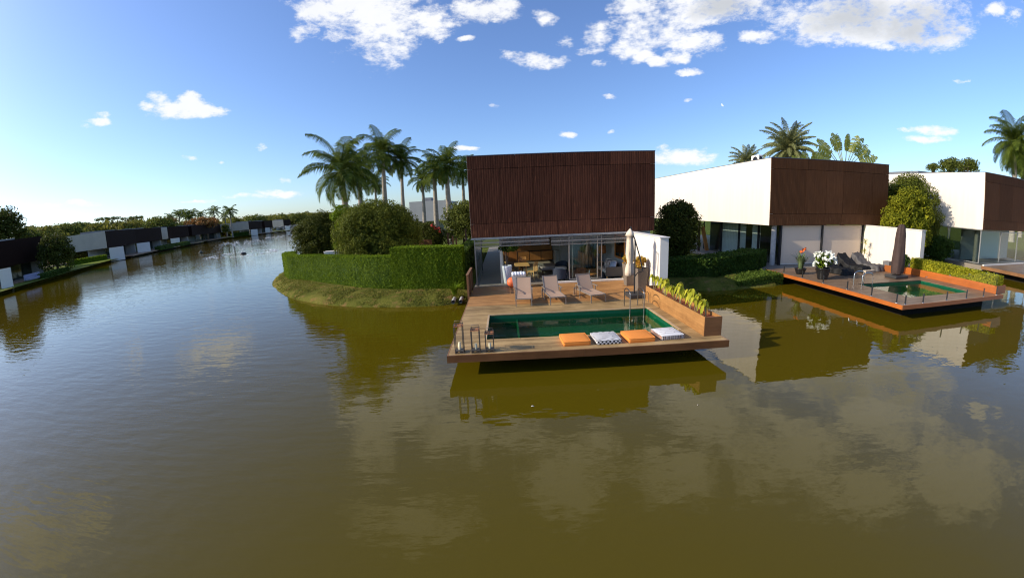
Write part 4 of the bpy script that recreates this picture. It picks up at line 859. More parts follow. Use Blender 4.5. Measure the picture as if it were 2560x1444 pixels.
# ---- cantilever parasol, folded
pr_ = thing('cantilever_parasol', (5.70, 16.6, ZF), 'folded beige cantilever parasol with dark pole in front of white wall', 'parasol')
m = M(); m.cbox(-.28, .43, -.30, .50, .004, .20, .03); m.build('base', PLASTIC_D, pr_)
m = M(); m.tube([(0, 0, .19), (0, 0, 2.48)], .032, 10); m.build('pole', DARKMETAL, pr_)
AP = Vector((-.07, .45, 3.13)); LO = Vector((.38, .02, 1.17))
m = M(); m.tube([(.30, -.02, 2.05)*1 if False else (0, 0, 2.42), (.07, .28, 2.5)], .02, 6); m.tube([LO, LO.lerp(AP, .33)+Vector((.03, 0, .03)), LO.lerp(AP, .66)+Vector((.03, 0, .03)), AP], .028, 8); m.build('arm', DARKMETAL, pr_)
m = M(); m.tube([(0, 0, .95), (.14, .0, 1.12), LO], .02, 6); m.build('strut', DARKMETAL, pr_)
cp = M(); rr = random.Random(2); npt = 22; V = []; prof = [(.03, .0), (.15, -.16), (.20, -.30), (.12, -.33), (.12, -.5), (.14, -.9), (.155, -1.25), (.10, -1.48), (.16, -1.66), (.20, -1.9), (.19, -2.08), (.11, -2.12)]
for j, (r0, z) in enumerate(prof):
    for k in range(npt): t_ = 2*PI*k/npt; r1 = r0*(1+.22*math.cos(k*PI)*(j > 2)+.10*math.sin(3*t_+z*2)); V.append((AP.x+r1*math.cos(t_), AP.y+r1*math.sin(t_), AP.z-.10+z))
cp.add(V, [(j*npt+k, j*npt+(k+1) % npt, (j+1)*npt+(k+1) % npt, (j+1)*npt+k) for j in range(len(prof)-1) for k in range(npt)], 0, True); co = cp.build('canopy', FABRIC_B, pr_)
m = M(); m.lathe([(.135, -.02), (.14, .02)], (AP.x, AP.y, AP.z-1.58), 16); m.build('tie_strap', FABRIC_B, co)
m = M(); m.tube([AP, (AP.x, AP.y, AP.z-.14)], .02, 6); m.build('hanger', DARKMETAL, pr_)

# ---------------------------------------------------------------- second deck furniture
def glass_railing(label, pts, h=1.12):
    t = thing('glass_railing', (pts[0][0], pts[0][1], ZF), label, 'railing', 0, 'glass railings of the orange edged deck'); o0 = Vector((pts[0][0], pts[0][1], 0))
    P = [Vector((x, y, 0))-o0 for x, y in pts]
    for i, p in enumerate(P):
        m = M(); m.bar(p+Vector((0, 0, .004)), p+Vector((0, 0, .40)), .045, .045); po = m.build('post', plain('dark_post_steel', (.10, .10, .10), .35, .5, .8) if 'dark_post_steel' not in bpy.data.materials else bpy.data.materials['dark_post_steel'], t)
        m = M(); m.lathe([(.05, .0), (.05, .012), (.02, .02)], (p.x, p.y, .0), 10); m.build('foot_plate', STEEL, po)
    for i in range(len(P)-1):
        d = (P[i+1]-P[i]).normalized(); a = P[i]+d*.012+Vector((0, 0, .08)); b = P[i+1]-d*.012+Vector((0, 0, .08)); m = M(); nrm = Vector((-d.y, d.x, 0))*.006; up = Vector((0, 0, h-.08))
        m.add([a, b, b+up, a+up], [(0, 1, 2, 3)]); m.build('glass_panel', GLASS_RAIL, t)
        if i: m = M(); m.bar(P[i]+Vector((0, 0, h+.002))-d*.06, P[i]+Vector((0, 0, h+.002))+d*.06, .03, .02); m.build('clip', STEEL, t)
    return t
glass_railing('glass railing with short posts along the bright orange deck edge', [(16.40, y) for y in (20.8, 19.2, 17.6, 15.95, 14.45, 13.05)])
glass_railing('glass railing with short posts along the front of the orange edged deck', [(x, 12.72) for x in (16.55, 17.75, 19.5, 21.15, 22.75, 24.1)])
pl2 = thing('planter_box', (24.45, 15.8, ZF+.004), 'glossy orange wood planter box with clipped hedge beside green pool', 'planter'); L = 2.95
m = M(); 
for k in range(3): m.box(-.22, -.19, -L, L+.15, k*.135, k*.135+.133)
m.build('side_boards', ORANGE_WOOD, pl2); m = M(); m.box(.75, .78, -L, L+.15, 0, .40); m.build('back_board', ORANGE_WOOD, pl2)
for q in ((-.225, .785, -L-.035, -L-.003), (-.9, .76, L+.153, L+.19), (-.93, -.903, L+.153, L+1.2)): m = M(); m.box(*q, 0, .405); m.build('end_boards', ORANGE_WOOD_X, pl2)
m = M(); m.box(-.188, .748, -L, L+.1, .28, .33); m.build('soil', SOIL, pl2)
hedge('planter_hedge', 'yellow green clipped hedge growing in the glossy orange planter box', [(24.72, 12.95), (24.75, 18.7)], .78, 1.0, [1.50, 1.62], L_YEL, 9000, .095, seed=6, rough=.09)
bush('leafy_bush', 'small dark bush at the house end of the orange planter box', (24.3, 19.2, ZF+.25), (.45, .45, .48), L_HEDGE2, 1500, 22, .18, .10, seed=31)
# covered loungers
def covered_lounger(label, x, y, rz, mat, seed, platform=False):
    t = thing('covered_lounger', (x, y, ZF+.004), label, 'sun lounger', rz, 'sun loungers under covers'); rg = random.Random(seed); ph = [rg.uniform(0, 6) for _ in range(6)]; W = .42; Lh = 2.05
    def top(y_): return .36 if y_ < 1.2 else .36+(y_-1.2)*.80 if y_ < 1.95 else .96
    def fn(u, v):
        y_ = -.06+(Lh+.15)*v; s = (u-.5)*2; zt_ = top(y_)*(1-.05*s*s)
        if abs(s) > .62: k = (abs(s)-.62)/.38; z = zt_*(1-k)+.03*k; x_ = W*(1+.16*k)*(1 if s > 0 else -1)
        else: z = zt_; x_ = W*s/.62
        e = min(v, 1-v)*14
        if e < 1: z *= max(.06, e**.6)
        wv = .022*math.sin(y_*9+s*5+ph[0])+.016*math.sin(y_*19-s*8+ph[1])+.014*math.sin(s*17+y_*4+ph[2]); return (x_+.02*math.sin(y_*13+ph[3]), y_+.02*math.sin(s*11+ph[4]), max(.02, z+wv*(1 if z > .05 else 0)))
    m = M(); m.grid(fn, 34, 54); m.build('cover', mat, t)
    for sx in (-.3, .3):
        for sy in (.25, 1.7): l = M(); l.bar((sx, sy, 0), (sx, sy, .3), .05, .05); l.build('leg', FRAME_T, t)
    if platform: m = M(); m.cbox(-.40, .46, -.25, 1.5, .0, .17, .01); m.build('platform', plain('cream_platform', (.52, .43, .32), .6, .3), t)
    return t
covered_lounger('sun lounger under a black cover, behind the white flowering plant', 19.75, 19.15, .10, COVER_K, 1)
covered_lounger('sun lounger under a black cover, next to the grey covered one', 21.75, 19.75, .12, COVER_K, 2, True)
covered_lounger('sun lounger under a grey cover, nearest the brown covered parasol', 23.25, 19.9, .16, COVER_G, 3)
cubeM = plain('grey_woven_cube', (.16, .155, .155), .8, .2, var=.15, sc=40, bump=.3)
for (x, y, lab) in ((23.3, 22.6, 'grey woven cube table behind the black and grey covered loungers'), (24.95, 20.9, 'grey woven cube table against the white wall by the parasol')):
    q = thing('cube_table', (x, y, ZF+.004), lab, 'table', .1, 'cube side tables'); m = M(); m.cbox(-.24, .24, -.24, .24, 0, .43, .012); m.build('body', cubeM, q); m = M(); m.box(-.25, .25, -.25, .25, .432, .455); m.build('top', cubeM, q)
# covered parasol
p2 = thing('covered_parasol', (22.2, 17.9, ZF+.004), 'upright parasol wrapped in a brown cover on a dark base', 'parasol')
m = M(); m.cbox(-.55, .55, -.42, .42, 0, .17, .03); m.build('base', PLASTIC_D, p2); m = M(); m.tube([(0, 0, .16), (0, 0, 2.95)], .03, 8); m.build('pole', DARKMETAL, p2)
cp = M(); V = []; npt = 30; prof = [(.30, .24), (.33, .4), (.33, .9), (.31, 1.5), (.28, 2.1), (.25, 2.5), (.20, 2.86), (.13, 2.99), (.02, 3.02)]
for j, (r0, z) in enumerate(prof):
    for k in range(npt): t_ = 2*PI*k/npt; r1 = r0*(1+.07*math.sin(5*t_+z*1.3)+.05*math.sin(9*t_-z*2.2)); V.append((r1*math.cos(t_)*1.12+.05*z/3, r1*math.sin(t_), z+.02*math.sin(4*t_)))
cp.add(V, [(j*npt+k, j*npt+(k+1) % npt, (j+1)*npt+(k+1) % npt, (j+1)*npt+k) for j in range(len(prof)-1) for k in range(npt)], 0, True); cp.build('cover', COVER_B, p2)
# pots
def pot(name, label, loc, r, h, group='glossy black pots'):
    t = thing(name, loc, label, 'pot', 0, group); m = M(); m.lathe([(r*.68, 0), (r*.8, h*.3), (r*.96, h*.8), (r, h*.93), (r*1.05, h*.95), (r*1.05, h), (r*.93, h), (r*.9, h*.86)], n=24); m.build('body', BLACKPOT, t); m = M(); m.lathe([(r*.9, h*.87), (.001, h*.88)], n=24); m.build('soil', SOIL, t); return t
pot('plant_pot', 'low black bowl pot holding the orange flowered plant', (17.15, 20.3, ZF+.004), .33, .34); pot('plant_pot', 'large black pot holding the white flowering bush', (17.2, 18.55, ZF+.004), .38, .62)
st = strap_plant('canna_plant', 'upright strappy plant with an orange flower in low black bowl', (17.15, 20.3, ZF+.28), 46, 1.15, plain('grey_green_blades', (.13, .17, .07), .5, .3), .042, seed=8, lean=.55)
m = M(); m.tube([(0.05, 0, .1), (.10, 0, 1.05)], [.012, .008], 5); m.build('stem', SHAFT, st); petals('flower', st, [(.10, -.02, 1.12), (.16, .0, 1.18), (.02, 0, 1.05)], P_ORANGE, .17, 8)
hy = thing('white_flower_bush', (17.2, 18.55, ZF+.55), 'bush covered in white flowers in the large black pot', 'flowers'); rng = np.random.default_rng(9)
P, N = lumps(1500, (.03, 0, .42), (.62, .55, .50), 40, .17, rng, .5); V, F = leaf_quads(P, N, .12, .6, .7, 0, rng); np_mesh('leaves', V, F, L_HEDGE, hy)
cp_ = []
for k in range(46): a = rng.uniform(0, 6.28); e = rng.uniform(-.25, 1.2); rr_ = rng.uniform(.85, 1.05); cp_.append((.03+.66*rr_*math.cos(a)*math.cos(e), .58*rr_*math.sin(a)*math.cos(e), .42+.54*rr_*math.sin(e)))
petals('blossom', hy, cp_, P_WHITE, .125, 14, 5)
m = M(); [m.tube([(0, 0, 0), (.25*math.cos(k*1.3), .25*math.sin(k*1.3), .5)], [.015, .008], 5) for k in range(5)]; m.build('stem', TRUNK_B, hy)
yk = thing('yucca_plant', (24.85, 22.9, ZF), 'thin yucca with two leaf tufts against the sunlit white wall', 'plant'); m = M(); m.tube([(0, 0, 0), (-.05, 0, .6), (.0, .0, 1.45)], [.03, .025, .02], 6); m.build('stem', TRUNK_B, yk)
for (z, sd, R) in ((.85, 1, .36), (1.5, 2, .36)):
    rr = random.Random(sd); lf = M()
    for k in range(46):
        a = rr.uniform(0, 6.28); e = rr.uniform(-.6, 1.3); d = Vector((math.cos(a)*math.cos(e), math.sin(a)*math.cos(e), math.sin(e))); s_ = d.cross(Vector((0, 0, 1))).normalized()*.013; p0 = Vector((-.03, 0, z)); p1 = p0+d*R*.6; p2_ = p0+d*R+Vector((0, 0, -.06)); lf.add([p0-s_, p0+s_, p1+s_, p1-s_, p2_], [(0, 1, 2, 3), (3, 2, 4)])
    lf.build('leaf_tuft', L_PLANT, yk)
pot('plant_pot', 'dark pot of the yucca against the sunlit white wall', (24.85, 22.9, ZF+.004), .2, .35)
# ---------------------------------------------------------------- furniture of the open living room
F0 = ZF+.006
def wood_chair(label, x, y, rz, wood=None):
    WOOD_L = wood or bpy.data.materials['light_wood']
    t = thing('dining_chair', (x, y, F0), label, 'chair', rz, 'wooden dining chairs'); t.scale = (1.12, 1.12, 1.12); m = M(); m.cbox(-.22, .22, -.22, .22, .42, .45, .008); m.build('seat', WOOD_L, t)
    for sx in (-.19, .19):
        for sy in (-.19, .19): l = M(); l.bar((sx, sy, .42), (sx*1.15, sy*1.15, 0), .035, .035); l.build('leg', WOOD_L, t)
    b = M(); b.grid(lambda u, v: (.27*math.sin((u-.5)*2.2), -.24-.05*v+.10*(1-math.cos((u-.5)*2.2)), .72+.24*v), 8, 2)
    for k in range(8): q = (k/7-.5)*2.0; b.bar((.25*math.sin(q*.9), -.20, .45), (.26*math.sin(q), -.24+.10*(1-math.cos(q)), .80), .026, .026)
    b.build('backrest', WOOD_L, t); return t
dt = thing('dining_table', (1.05, 23.5, F0), 'light wooden dining table inside the open living room', 'table')
m = M(); m.cbox(-.45, .45, -.7, .9, .74, .78, .012); m.build('tabletop', WOOD_L, dt); m = M(); m.lathe([(.30, 0), (.28, .04), (.08, .08), (.07, .6), (.2, .74)], n=16); m.build('pedestal', WOOD_D, dt)
wood_chair('wooden chair at the left side of dining table', .32, 22.9, R_(-75)); wood_chair('wooden chair at the right end of dining table, nearest deck', 1.62, 22.45, R_(55)); wood_chair('wooden chair standing behind dining table', 1.15, 24.75, R_(180), WOOD_O)
po = thing('tall_planter_pot', (.12, 21.55, F0), 'tall white tapered pot at the living room corner', 'pot'); m = M(); m.lathe([(.19, 0), (.22, .1), (.29, .95), (.30, 1.02), (.27, 1.02), (.26, .94), (.001, .93)], n=24); m.build('body', CERAMIC, po)
tr_ = thing('indoor_tree', (.12, 21.55, F0+.94), 'dark leafy indoor tree growing from tall white pot', 'plant'); m = M()
for k, (dx, dy, h) in enumerate(((-.12, .0, 1.0), (.16, .05, 1.15), (.02, .1, 1.3), (-.05, -.1, .85))): m.tube([(0, 0, 0), (dx*.5, dy*.5, h*.5), (dx, dy, h)], [.03, .025, .015], 6)
m.build('stem', TRUNK_B, tr_); rng = np.random.default_rng(4); P, N = lumps(900, (.12, .05, 1.15), (.62, .5, .48), 26, .2, rng, .4); V, F = leaf_quads(P, N, .17, .6, .7, .4, rng); np_mesh('leaves', V, F, L_HEDGE2, tr_)
cb = thing('sideboard', (2.9, 30.6, F0), 'long dark wooden sideboard along the back wall', 'sideboard'); m = M(); m.box(-1.9, 1.9, -.25, .25, .1, .85); m.build('body', WOOD_D, cb); m = M(); [m.box(-1.8+k*.92, -.94+k*.92, -.275, -.253, .14, .81) for k in range(4)]; m.build('door', WOOD_O, cb)
for k, (x, z, lab) in enumerate(((1.3, 1.55, 'left framed picture on the orange wood back wall'), (2.6, 1.5, 'middle framed picture on the orange wood back wall'), (4.0, 1.55, 'right framed picture on the orange wood back wall'))):
    q = thing('framed_picture', (x, 31.0, F0+z), lab, 'picture', 0, 'pictures on the back wall'); m = M(); m.box(-.4, .4, 0, .03, -.3, .3); m.build('frame', WOOD_D, q); m = M(); m.box(-.35, .35, -.01, -.003, -.25, .25); m.build('print', plain('muted_print', (.35, .25, .16), .7, .2, var=.5, sc=4) if k == 0 else bpy.data.materials['muted_print'], q)
sf = thing('sofa', (6.22, 22.55, F0), 'dark grey sofa with light seat cushion along the side wall', 'sofa'); m = M(); m.cbox(-.50, .50, -1.12, -.98, .12, .66, .015); m.build('armrest', SOFA_G, sf); m = M(); m.cbox(-.5, .5, .98, 1.12, .12, .66, .015); m.build('armrest', SOFA_G, sf)
m = M(); m.cbox(.36, .50, -.975, .975, .12, .72, .015); m.build('backrest', SOFA_G, sf); m = M(); m.cbox(-.48, .355, -.97, .97, .16, .30, .015); m.build('base', SOFA_G, sf); m = M(); m.cbox(-.52, .35, -.965, .965, .303, .45, .04); m.build('seat_cushion', CREAM, sf)
for sx in (-.44, .44):
    for sy in (-1.05, 1.05): l = M(); l.bar((sx, sy, 0), (sx, sy, .125), .05, .05); l.build('leg', WOOD_L, sf)
def throw_pillow(label, x, y, mat, tilt, rz):
    m = M(); a = .24
    def fn(u, v): s, q = 2*u-1, 2*v-1; k = (1-s**4)*(1-q**4); return (s*a*(1-.06*q*q), .075*k, q*a*(1-.06*s*s))
    m.grid(fn, 8, 8); m.grid(lambda u, v: (fn(u, v)[0], -fn(u, v)[1], fn(u, v)[2]), 8, 8); o = m.build('throw_pillow', mat, None, (x, y, F0+.46+.235)); o.rotation_euler = (R_(-tilt), 0, rz); tag(o, label, 'pillow', 'throw pillows on the sofa')
STR = cushion_pattern('blue_striped_fabric', 'stripe')
throw_pillow('cream pillow at the far end of the grey sofa', 6.3, 23.1, CREAM, 14, R_(-62)); throw_pillow('navy pillow in the middle of the grey sofa', 6.22, 22.75, NAVY, 16, R_(-58)); throw_pillow('striped pillow leaning on the navy one', 6.08, 22.5, STR, 22, R_(-50)); throw_pillow('cream pillow beside the near sofa arm', 6.34, 22.15, CREAM, 16, R_(-65)); throw_pillow('pale blue pillow by the near sofa arm', 6.22, 21.9, plain('pale_blue_fabric', (.28, .33, .42), .9, .1), 20, R_(-60))
mi = thing('wall_mirror', (6.788, 22.4, F0+1.0), 'wood framed mirror on the side wall above the sofa', 'mirror'); m = M()
for a0, a1, z0, z1 in ((-1.0, 1.0, 0, .12), (-1.0, 1.0, 1.28, 1.40), (-1.0, -.88, .122, 1.278), (.88, 1.0, .122, 1.278)): m.box(-.045, -.001, a0, a1, z0, z1)
m.build('frame', WOOD_O, mi); m = M(); m.box(-.02, -.002, -.878, .878, .123, 1.277); m.build('mirror_glass', plain('dim_mirror', (.30, .31, .30), .06, .5, 1.0, var=.02, bump=0), mi)
lp = thing('table_lamp', (6.15, 24.35, F0), 'lamp with orange brown drum shade beyond the sofa', 'lamp'); m = M(); m.lathe([(.2, .55), (.2, .58), (.05, .6), (.06, .9), (.03, 1.15)], n=14); m.build('base', WOOD_O, lp); m = M(); m.lathe([(.33, 1.15), (.31, 1.62)], n=24); m.build('lamp_shade', plain('orange_brown_shade', (.30, .12, .04), .8, .2), lp); m = M(); m.cbox(-.3, .3, -.3, .3, 0, .548, .01); m.build('side_table', WOOD_D, lp)
cu = thing('blue_curtain', (5.2, 25.9, F0), 'blue grey curtain hanging behind the sliding doors', 'curtain'); m = M(); m.grid(lambda u, v: (1.3*u, .06*math.sin(u*34)+.03*math.sin(u*71), .02+2.55*v), 80, 3); m.build('cloth', BLUE_C, cu); m = M(); m.tube([(-.05, 0, 2.58), (1.35, 0, 2.58)], .015, 6); m.build('rod', DARKMETAL, cu)
ac_ = thing('armchair', (3.1, 21.55, F0), 'navy woven armchair with cream cushion just inside the door sill', 'armchair', R_(-28)); m = M()
m.grid(lambda u, v: (.40*math.cos(PI*(1.0+1.0*u)+PI), .40*math.sin(PI*(1.0+u)), .16+(.46+.16*math.sin(PI*u))*v), 22, 6); m.grid(lambda u, v: (.36*math.cos(PI*(1.0+1.0*u)+PI), .36*math.sin(PI*(1.0+u)), .16+(.46+.16*math.sin(PI*u))*v), 22, 6); m.build('backrest', NAVY, ac_); m = M(); m.lathe([(.001, .12), (.38, .12), (.40, .3), (.001, .3)], (0, .05, 0), 20); m.build('seat', NAVY, ac_); m = M(); m.lathe([(.36, .303), (.38, .38), (.33, .45), (.001, .46)], (0, .07, 0), 20); m.build('cushion', CREAM, ac_)
for k in range(4): l = M(); a = PI/4+k*PI/2; l.bar((.28*math.cos(a), .28*math.sin(a), .13), (.32*math.cos(a), .32*math.sin(a), 0), .035, .035); l.build('leg', WOOD_D, ac_)
a2 = thing('armchair', (3.55, 24.0, F0), 'second navy armchair farther inside, behind the first', 'armchair', R_(150))
for ch in kids(ac_): c = ch.copy(); COL.objects.link(c); c.parent = a2
ot = thing('daybed', (2.75, 25.0, F0), 'low taupe upholstered daybed between dining table and armchairs', 'daybed', R_(15)); m = M(); m.cbox(-.65, .65, -.8, .8, .22, .46, .05); m.build('mattress', plain('taupe_upholstery', (.27, .235, .215), .9, .1, var=.05), ot); [M().box(sx-.04, sx+.04, sy-.04, sy+.04, 0, .215).build('leg', WOOD_D, ot) for sx in (-.55, .55) for sy in (-.7, .7)]
wc = thing('white_cabinet', (4.35, 27.4, F0), 'pale cabinet deep inside the living room', 'cabinet'); m = M(); m.cbox(-.75, .75, -.3, .3, .05, 1.15, .01); m.build('body', plain('greige_lacquer', (.40, .38, .35), .5, .3, var=.03), wc); m = M(); [m.box(-.72+k*.49, -.26+k*.49, -.32, -.303, .1, 1.1) for k in range(3)]; m.build('door', bpy.data.materials['greige_lacquer'], wc)
pp = thing('leafy_bowl', (4.45, 27.3, F0+1.155), 'dark leafy plant in a bowl on the pale cabinet', 'plant'); m = M(); m.lathe([(.08, 0), (.2, .12), (.18, .12), (.001, .1)], n=16); m.build('bowl', BLACKPOT, pp); P, N = lumps(350, (0, 0, .33), (.4, .35, .28), 14, .14, np.random.default_rng(2), .4); V, F = leaf_quads(P, N, .15, .5, .7, 0); np_mesh('leaves', V, F, L_HEDGE2, pp)
pf = thing('leather_pouf', (4.62, 23.1, F0), 'red brown leather pouf on the living room rug', 'pouf'); m = M(); m.cbox(-.28, .28, -.28, .28, .02, .42, .05); m.build('body', plain('red_leather', (.17, .035, .015), .45, .4, var=.15), pf); m = M(); m.tube([(-.12, -.282, .3), (-.10, -.31, .25), (.10, -.31, .25), (.12, -.282, .3)], .01, 6); m.build('handle', WOOD_D, pf)
cf = thing('coffee_table', (4.85, 21.6, F0), 'low round brown coffee table beside the sofa', 'table'); m = M(); m.lathe([(.001, .30), (.34, .30), (.36, .32), (.34, .345), (.001, .345)], n=24); m.build('tabletop', WOOD_O, cf); [M().bar((.22*math.cos(a), .22*math.sin(a), 0), (.18*math.cos(a), .18*math.sin(a), .298), .035, .035).build('leg', WOOD_D, cf) for a in (0.4, 2.5, 4.6)]
m = M(); m.lathe([(.035, 0), (.036, .12), (.02, .15), (.018, .2), (.001, .2)], n=12); tag(m.build('white_bottle', CERAMIC, None, (4.78, 21.55, F0+.347)), 'small white bottle standing on the round coffee table', 'bottle')
m = M(); m.box(3.6, 6.6, 21.3, 24.6, F0-.002, F0+.006); tag(m.build('floor_rug', plain('grey_rug', (.16, .155, .16), .95, .1, var=.1, sc=10), None), 'grey rug under sofa and coffee table', 'rug')
# ---------------------------------------------------------------- palms
def frond(lf, base, az, elev, L, nl, ll, droop, rr, width=.05, vee=.5, mi=0, twist=0.0):
    d = Vector((math.cos(az), math.sin(az), 0)); sd = Vector((-d.y, d.x, 0)); pts = []; n = 9; p = Vector(base); e = elev
    for i in range(n+1): pts.append(p.copy()); p = p+(d*math.cos(e)+Vector((0, 0, math.sin(e))))*(L/n); e -= droop/n*(.5+1.1*i/n)
    lf.tube(pts, [.035*(1-.8*i/n)*L/3 for i in range(n+1)], 4, mi, cap=False)
    for k in range(nl):
        u = .10+.90*k/(nl-1); f = u*n; i = min(int(f), n-1); q = pts[i].lerp(pts[i+1], f-i); tg = (pts[i+1]-pts[i]).normalized(); nr = sd.cross(tg).normalized()
        l = ll*(math.sin(PI*min(1, .18+.82*u))**.6*.9+.12)*rr.uniform(.85, 1.1)
        for s in (-1, 1):
            dr = (sd*s*.85+tg*(.45+.4*u)+nr*(-.1+vee*rr.uniform(.4, 1.2))).normalized(); mid = q+dr*l*.55; tip = q+(dr+Vector((0, 0, -.55*rr.uniform(.6, 1.3)))).normalized()*l; w_ = tg*width*.5
            lf.add([q-w_*.6, q+w_*.6, mid+w_, mid-w_, tip], [(0, 1, 2, 3), (3, 2, 4)], mi)
def palm_crown(seed, nf, L, nl, ll, e0, e1, droop, width, vee=.35, name='crown', mat=None):
    rr = random.Random(seed); lf = M()
    for k in range(nf):
        q = k/(nf-1); frond(lf, (0, 0, 0), k*2.4+rr.uniform(-.25, .25), e0+(e1-e0)*q+rr.uniform(-.08, .08), L*rr.uniform(.85, 1.1)*(1-.18*(1-q)), nl, ll, droop*rr.uniform(.8, 1.15), rr, width, vee)
    o = lf.build(name, mat or L_PALM); me = o.data; bpy.data.objects.remove(o); return me
ROYAL = [palm_crown(s, 27, 4.4, 42, 1.2, -.70, 1.42, 1.55, .085, .05, mat=L_PALM) for s in (1, 2)]
FULLP = palm_crown(8, 34, 4.4, 40, 1.3, -1.0, 1.42, 1.5, .09, .05, mat=L_PALM)
FARP = palm_crown(5, 13, 3.6, 14, 1.2, -.4, 1.3, 1.5, .22, .2, mat=L_PALM)
def royal_palm(label, base, top, s=1.0, r=.24, seed=0, mesh=None, rz=0, group='royal palms in the garden', shaft=True, name='royal_palm', cat='palm tree'):
    t = thing(name, base, label, cat, 0, group); b = Vector(base); d = Vector(top)-b; H = d.z; m = M()
    prof = [(0, 1.35), (.03, 1.1), (.2, 1.0), (.45, 1.12), (.7, .92), (1, .72)] if shaft else [(0, 1.2), (1, .9)]
    m.tube([d*q+Vector((.08*math.sin(q*3+seed), 0, 0))*q*(1-q) for q, _ in prof], [r*k for _, k in prof], 10); m.build('trunk', TRUNK_P, t)
    z = d.copy(); z2 = d.normalized()
    if shaft: m = M(); m.tube([z, z+z2*.7*s, z+z2*1.5*s], [r*.78, r*.82, r*.3], 10); m.build('crownshaft', SHAFT, t); z = z+z2*1.25*s
    o = bpy.data.objects.new('crown', mesh or ROYAL[seed % 2]); COL.objects.link(o); o.parent = t; o.location = z; o.scale = (s, s, s); o.rotation_euler = (0, 0, rz); return t
G0 = .5
PALMS = [(858, 465, 870, 32, .90, 'leftmost royal palm, biggest crown, leaning over the dark bush', .27, .3), (958, 405, 964, 44, .80, 'tallest royal palm of the garden group', .27, 1.2),
 (1004, 422, 1009, 46, .70, 'slim royal palm directly right of the tallest one', .21, 2.2), (939, 472, 942, 60, .62, 'small distant palm seen low between the big left palms', .2, .4),
 (900, 445, 899, 40, .74, 'palm half hidden behind the leftmost big crown', .24, 2.9), (1057, 465, 1061, 60, .66, 'shortest palm with pale trunk in front of grey wall', .26, 1.7),
 (1086, 447, 1090, 52, .74, 'palm with pale swollen trunk before the grey wall, second from its left edge', .30, .9), (1117, 437, 1124, 48, .80, 'palm with dark thick trunk at the right end of the grey wall', .33, 2.4), (1157, 446, 1162, 54, .72, 'palm partly cut off by the left edge of the brown house', .24, .1)]
for k, (cx, cy, bx, Y, s, lab, r, rz) in enumerate(PALMS):
    top = on_y(cx, cy, Y); low = on_y(bx, 560, Y); royal_palm(lab, (low.x+(low.x-top.x)*.1, Y, G0), top-Vector((0, 0, 1.25*s)) if False else top, s, r, k, rz=rz)
# palms behind the second house
PHX = palm_crown(11, 58, 4.6, 44, .70, -.6, 1.45, 1.35, .10, .5, mat=L_PHX); PHX2 = palm_crown(12, 22, 3.2, 30, .65, -.1, 1.4, 1.1, .10, .5, mat=L_PHX)
b = on_y(1972, 405, 48); royal_palm('big grey green date palm rising behind the brown fronted second house', (b.x, 48, G0), (b.x, 48, on_y(1972, 372, 48).z), 1.0, .38, 1, PHX, group='palms behind the second house', shaft=False, name='date_palm')
b = on_y(1866, 400, 56); royal_palm('small palm behind the roof air conditioner', (b.x, 56, G0), (b.x, 56, on_y(1866, 402, 56).z), 1.0, .25, 2, PHX2, 1.0, group='palms behind the second house', shaft=False, name='date_palm')
b = on_y(2536, 380, 38); royal_palm('tall green palm at the right edge behind the last house', (b.x, 38, G0), (b.x, 38, on_y(2538, 385, 38).z), 1.35, .45, 1, FULLP, .6, group='palms behind the right house')
b = on_y(2556, 400, 46); royal_palm('second palm crown cut off by the right edge', (b.x, 46, G0), (b.x, 46, on_y(2557, 410, 46).z), 1.3, .45, 0, FULLP, 1.4, group='palms behind the right house')
def traveller(label, loc, fan_z, s):
    t = thing('traveller_palm', loc, label, 'palm tree'); m = M(); m.tube([(0, 0, 0), (0, 0, fan_z)], [.3, .22], 10); m.build('trunk', TRUNK_B, t); st = M(); lf = M(); rr = random.Random(6); nfan = 15
    for k in range(nfan):
        a = R_(-72+144*k/(nfan-1)); l0 = s*rr.uniform(2.2, 2.6); ax = Vector((math.sin(a), rr.uniform(-.12, .12), math.cos(a))); p0 = Vector((math.sin(a)*.15, 0, fan_z-.1)); p1 = p0+ax*l0; st.tube([p0, p1], [.06, .035], 5)
        bl = s*rr.uniform(2.0, 2.6); side = Vector((math.cos(a), rr.uniform(-.45, .45), -math.sin(a))).normalized(); bend = Vector((math.sin(a)*.5, 0, -.5))*bl*.35; n = 16
        for i in range(n):
            for sg in (-1, 1):
                if rr.random() < .06: continue
                q0, q1 = i/n, (i+.93)/n; c0 = p1+ax*bl*q0+bend*q0*q0; c1 = p1+ax*bl*q1+bend*q1*q1; w0 = s*.58*math.sin(PI*min(1, .12+.88*q0))**.6; dz = Vector((0, 0, -.30*w0-rr.uniform(0, .12))); e = side*sg*w0+ax*.18*w0; lf.add([c0, c1, c1+e+dz, c0+e+dz], [(0, 1, 2, 3)])
        st.tube([p1, p1+ax*bl*.5+bend*.25, p1+ax*bl+bend], [.035, .025, .01], 4)
    st.build('leaf_stalk', L_TRAV, t); lf.build('fan_leaves', L_TRAV, t); return t
b = on_y(2112, 420, 42); traveller('fan shaped traveller palm with broad torn leaves behind the second house', (b.x, 42, G0), on_y(2112, 425, 42).z-G0, 1.06)
b = on_y(2010, 410, 44); traveller('lower banana like palm between the date palm and the fan palm', (b.x+1.2, 44, G0), on_y(2040, 440, 44).z-G0, .72)
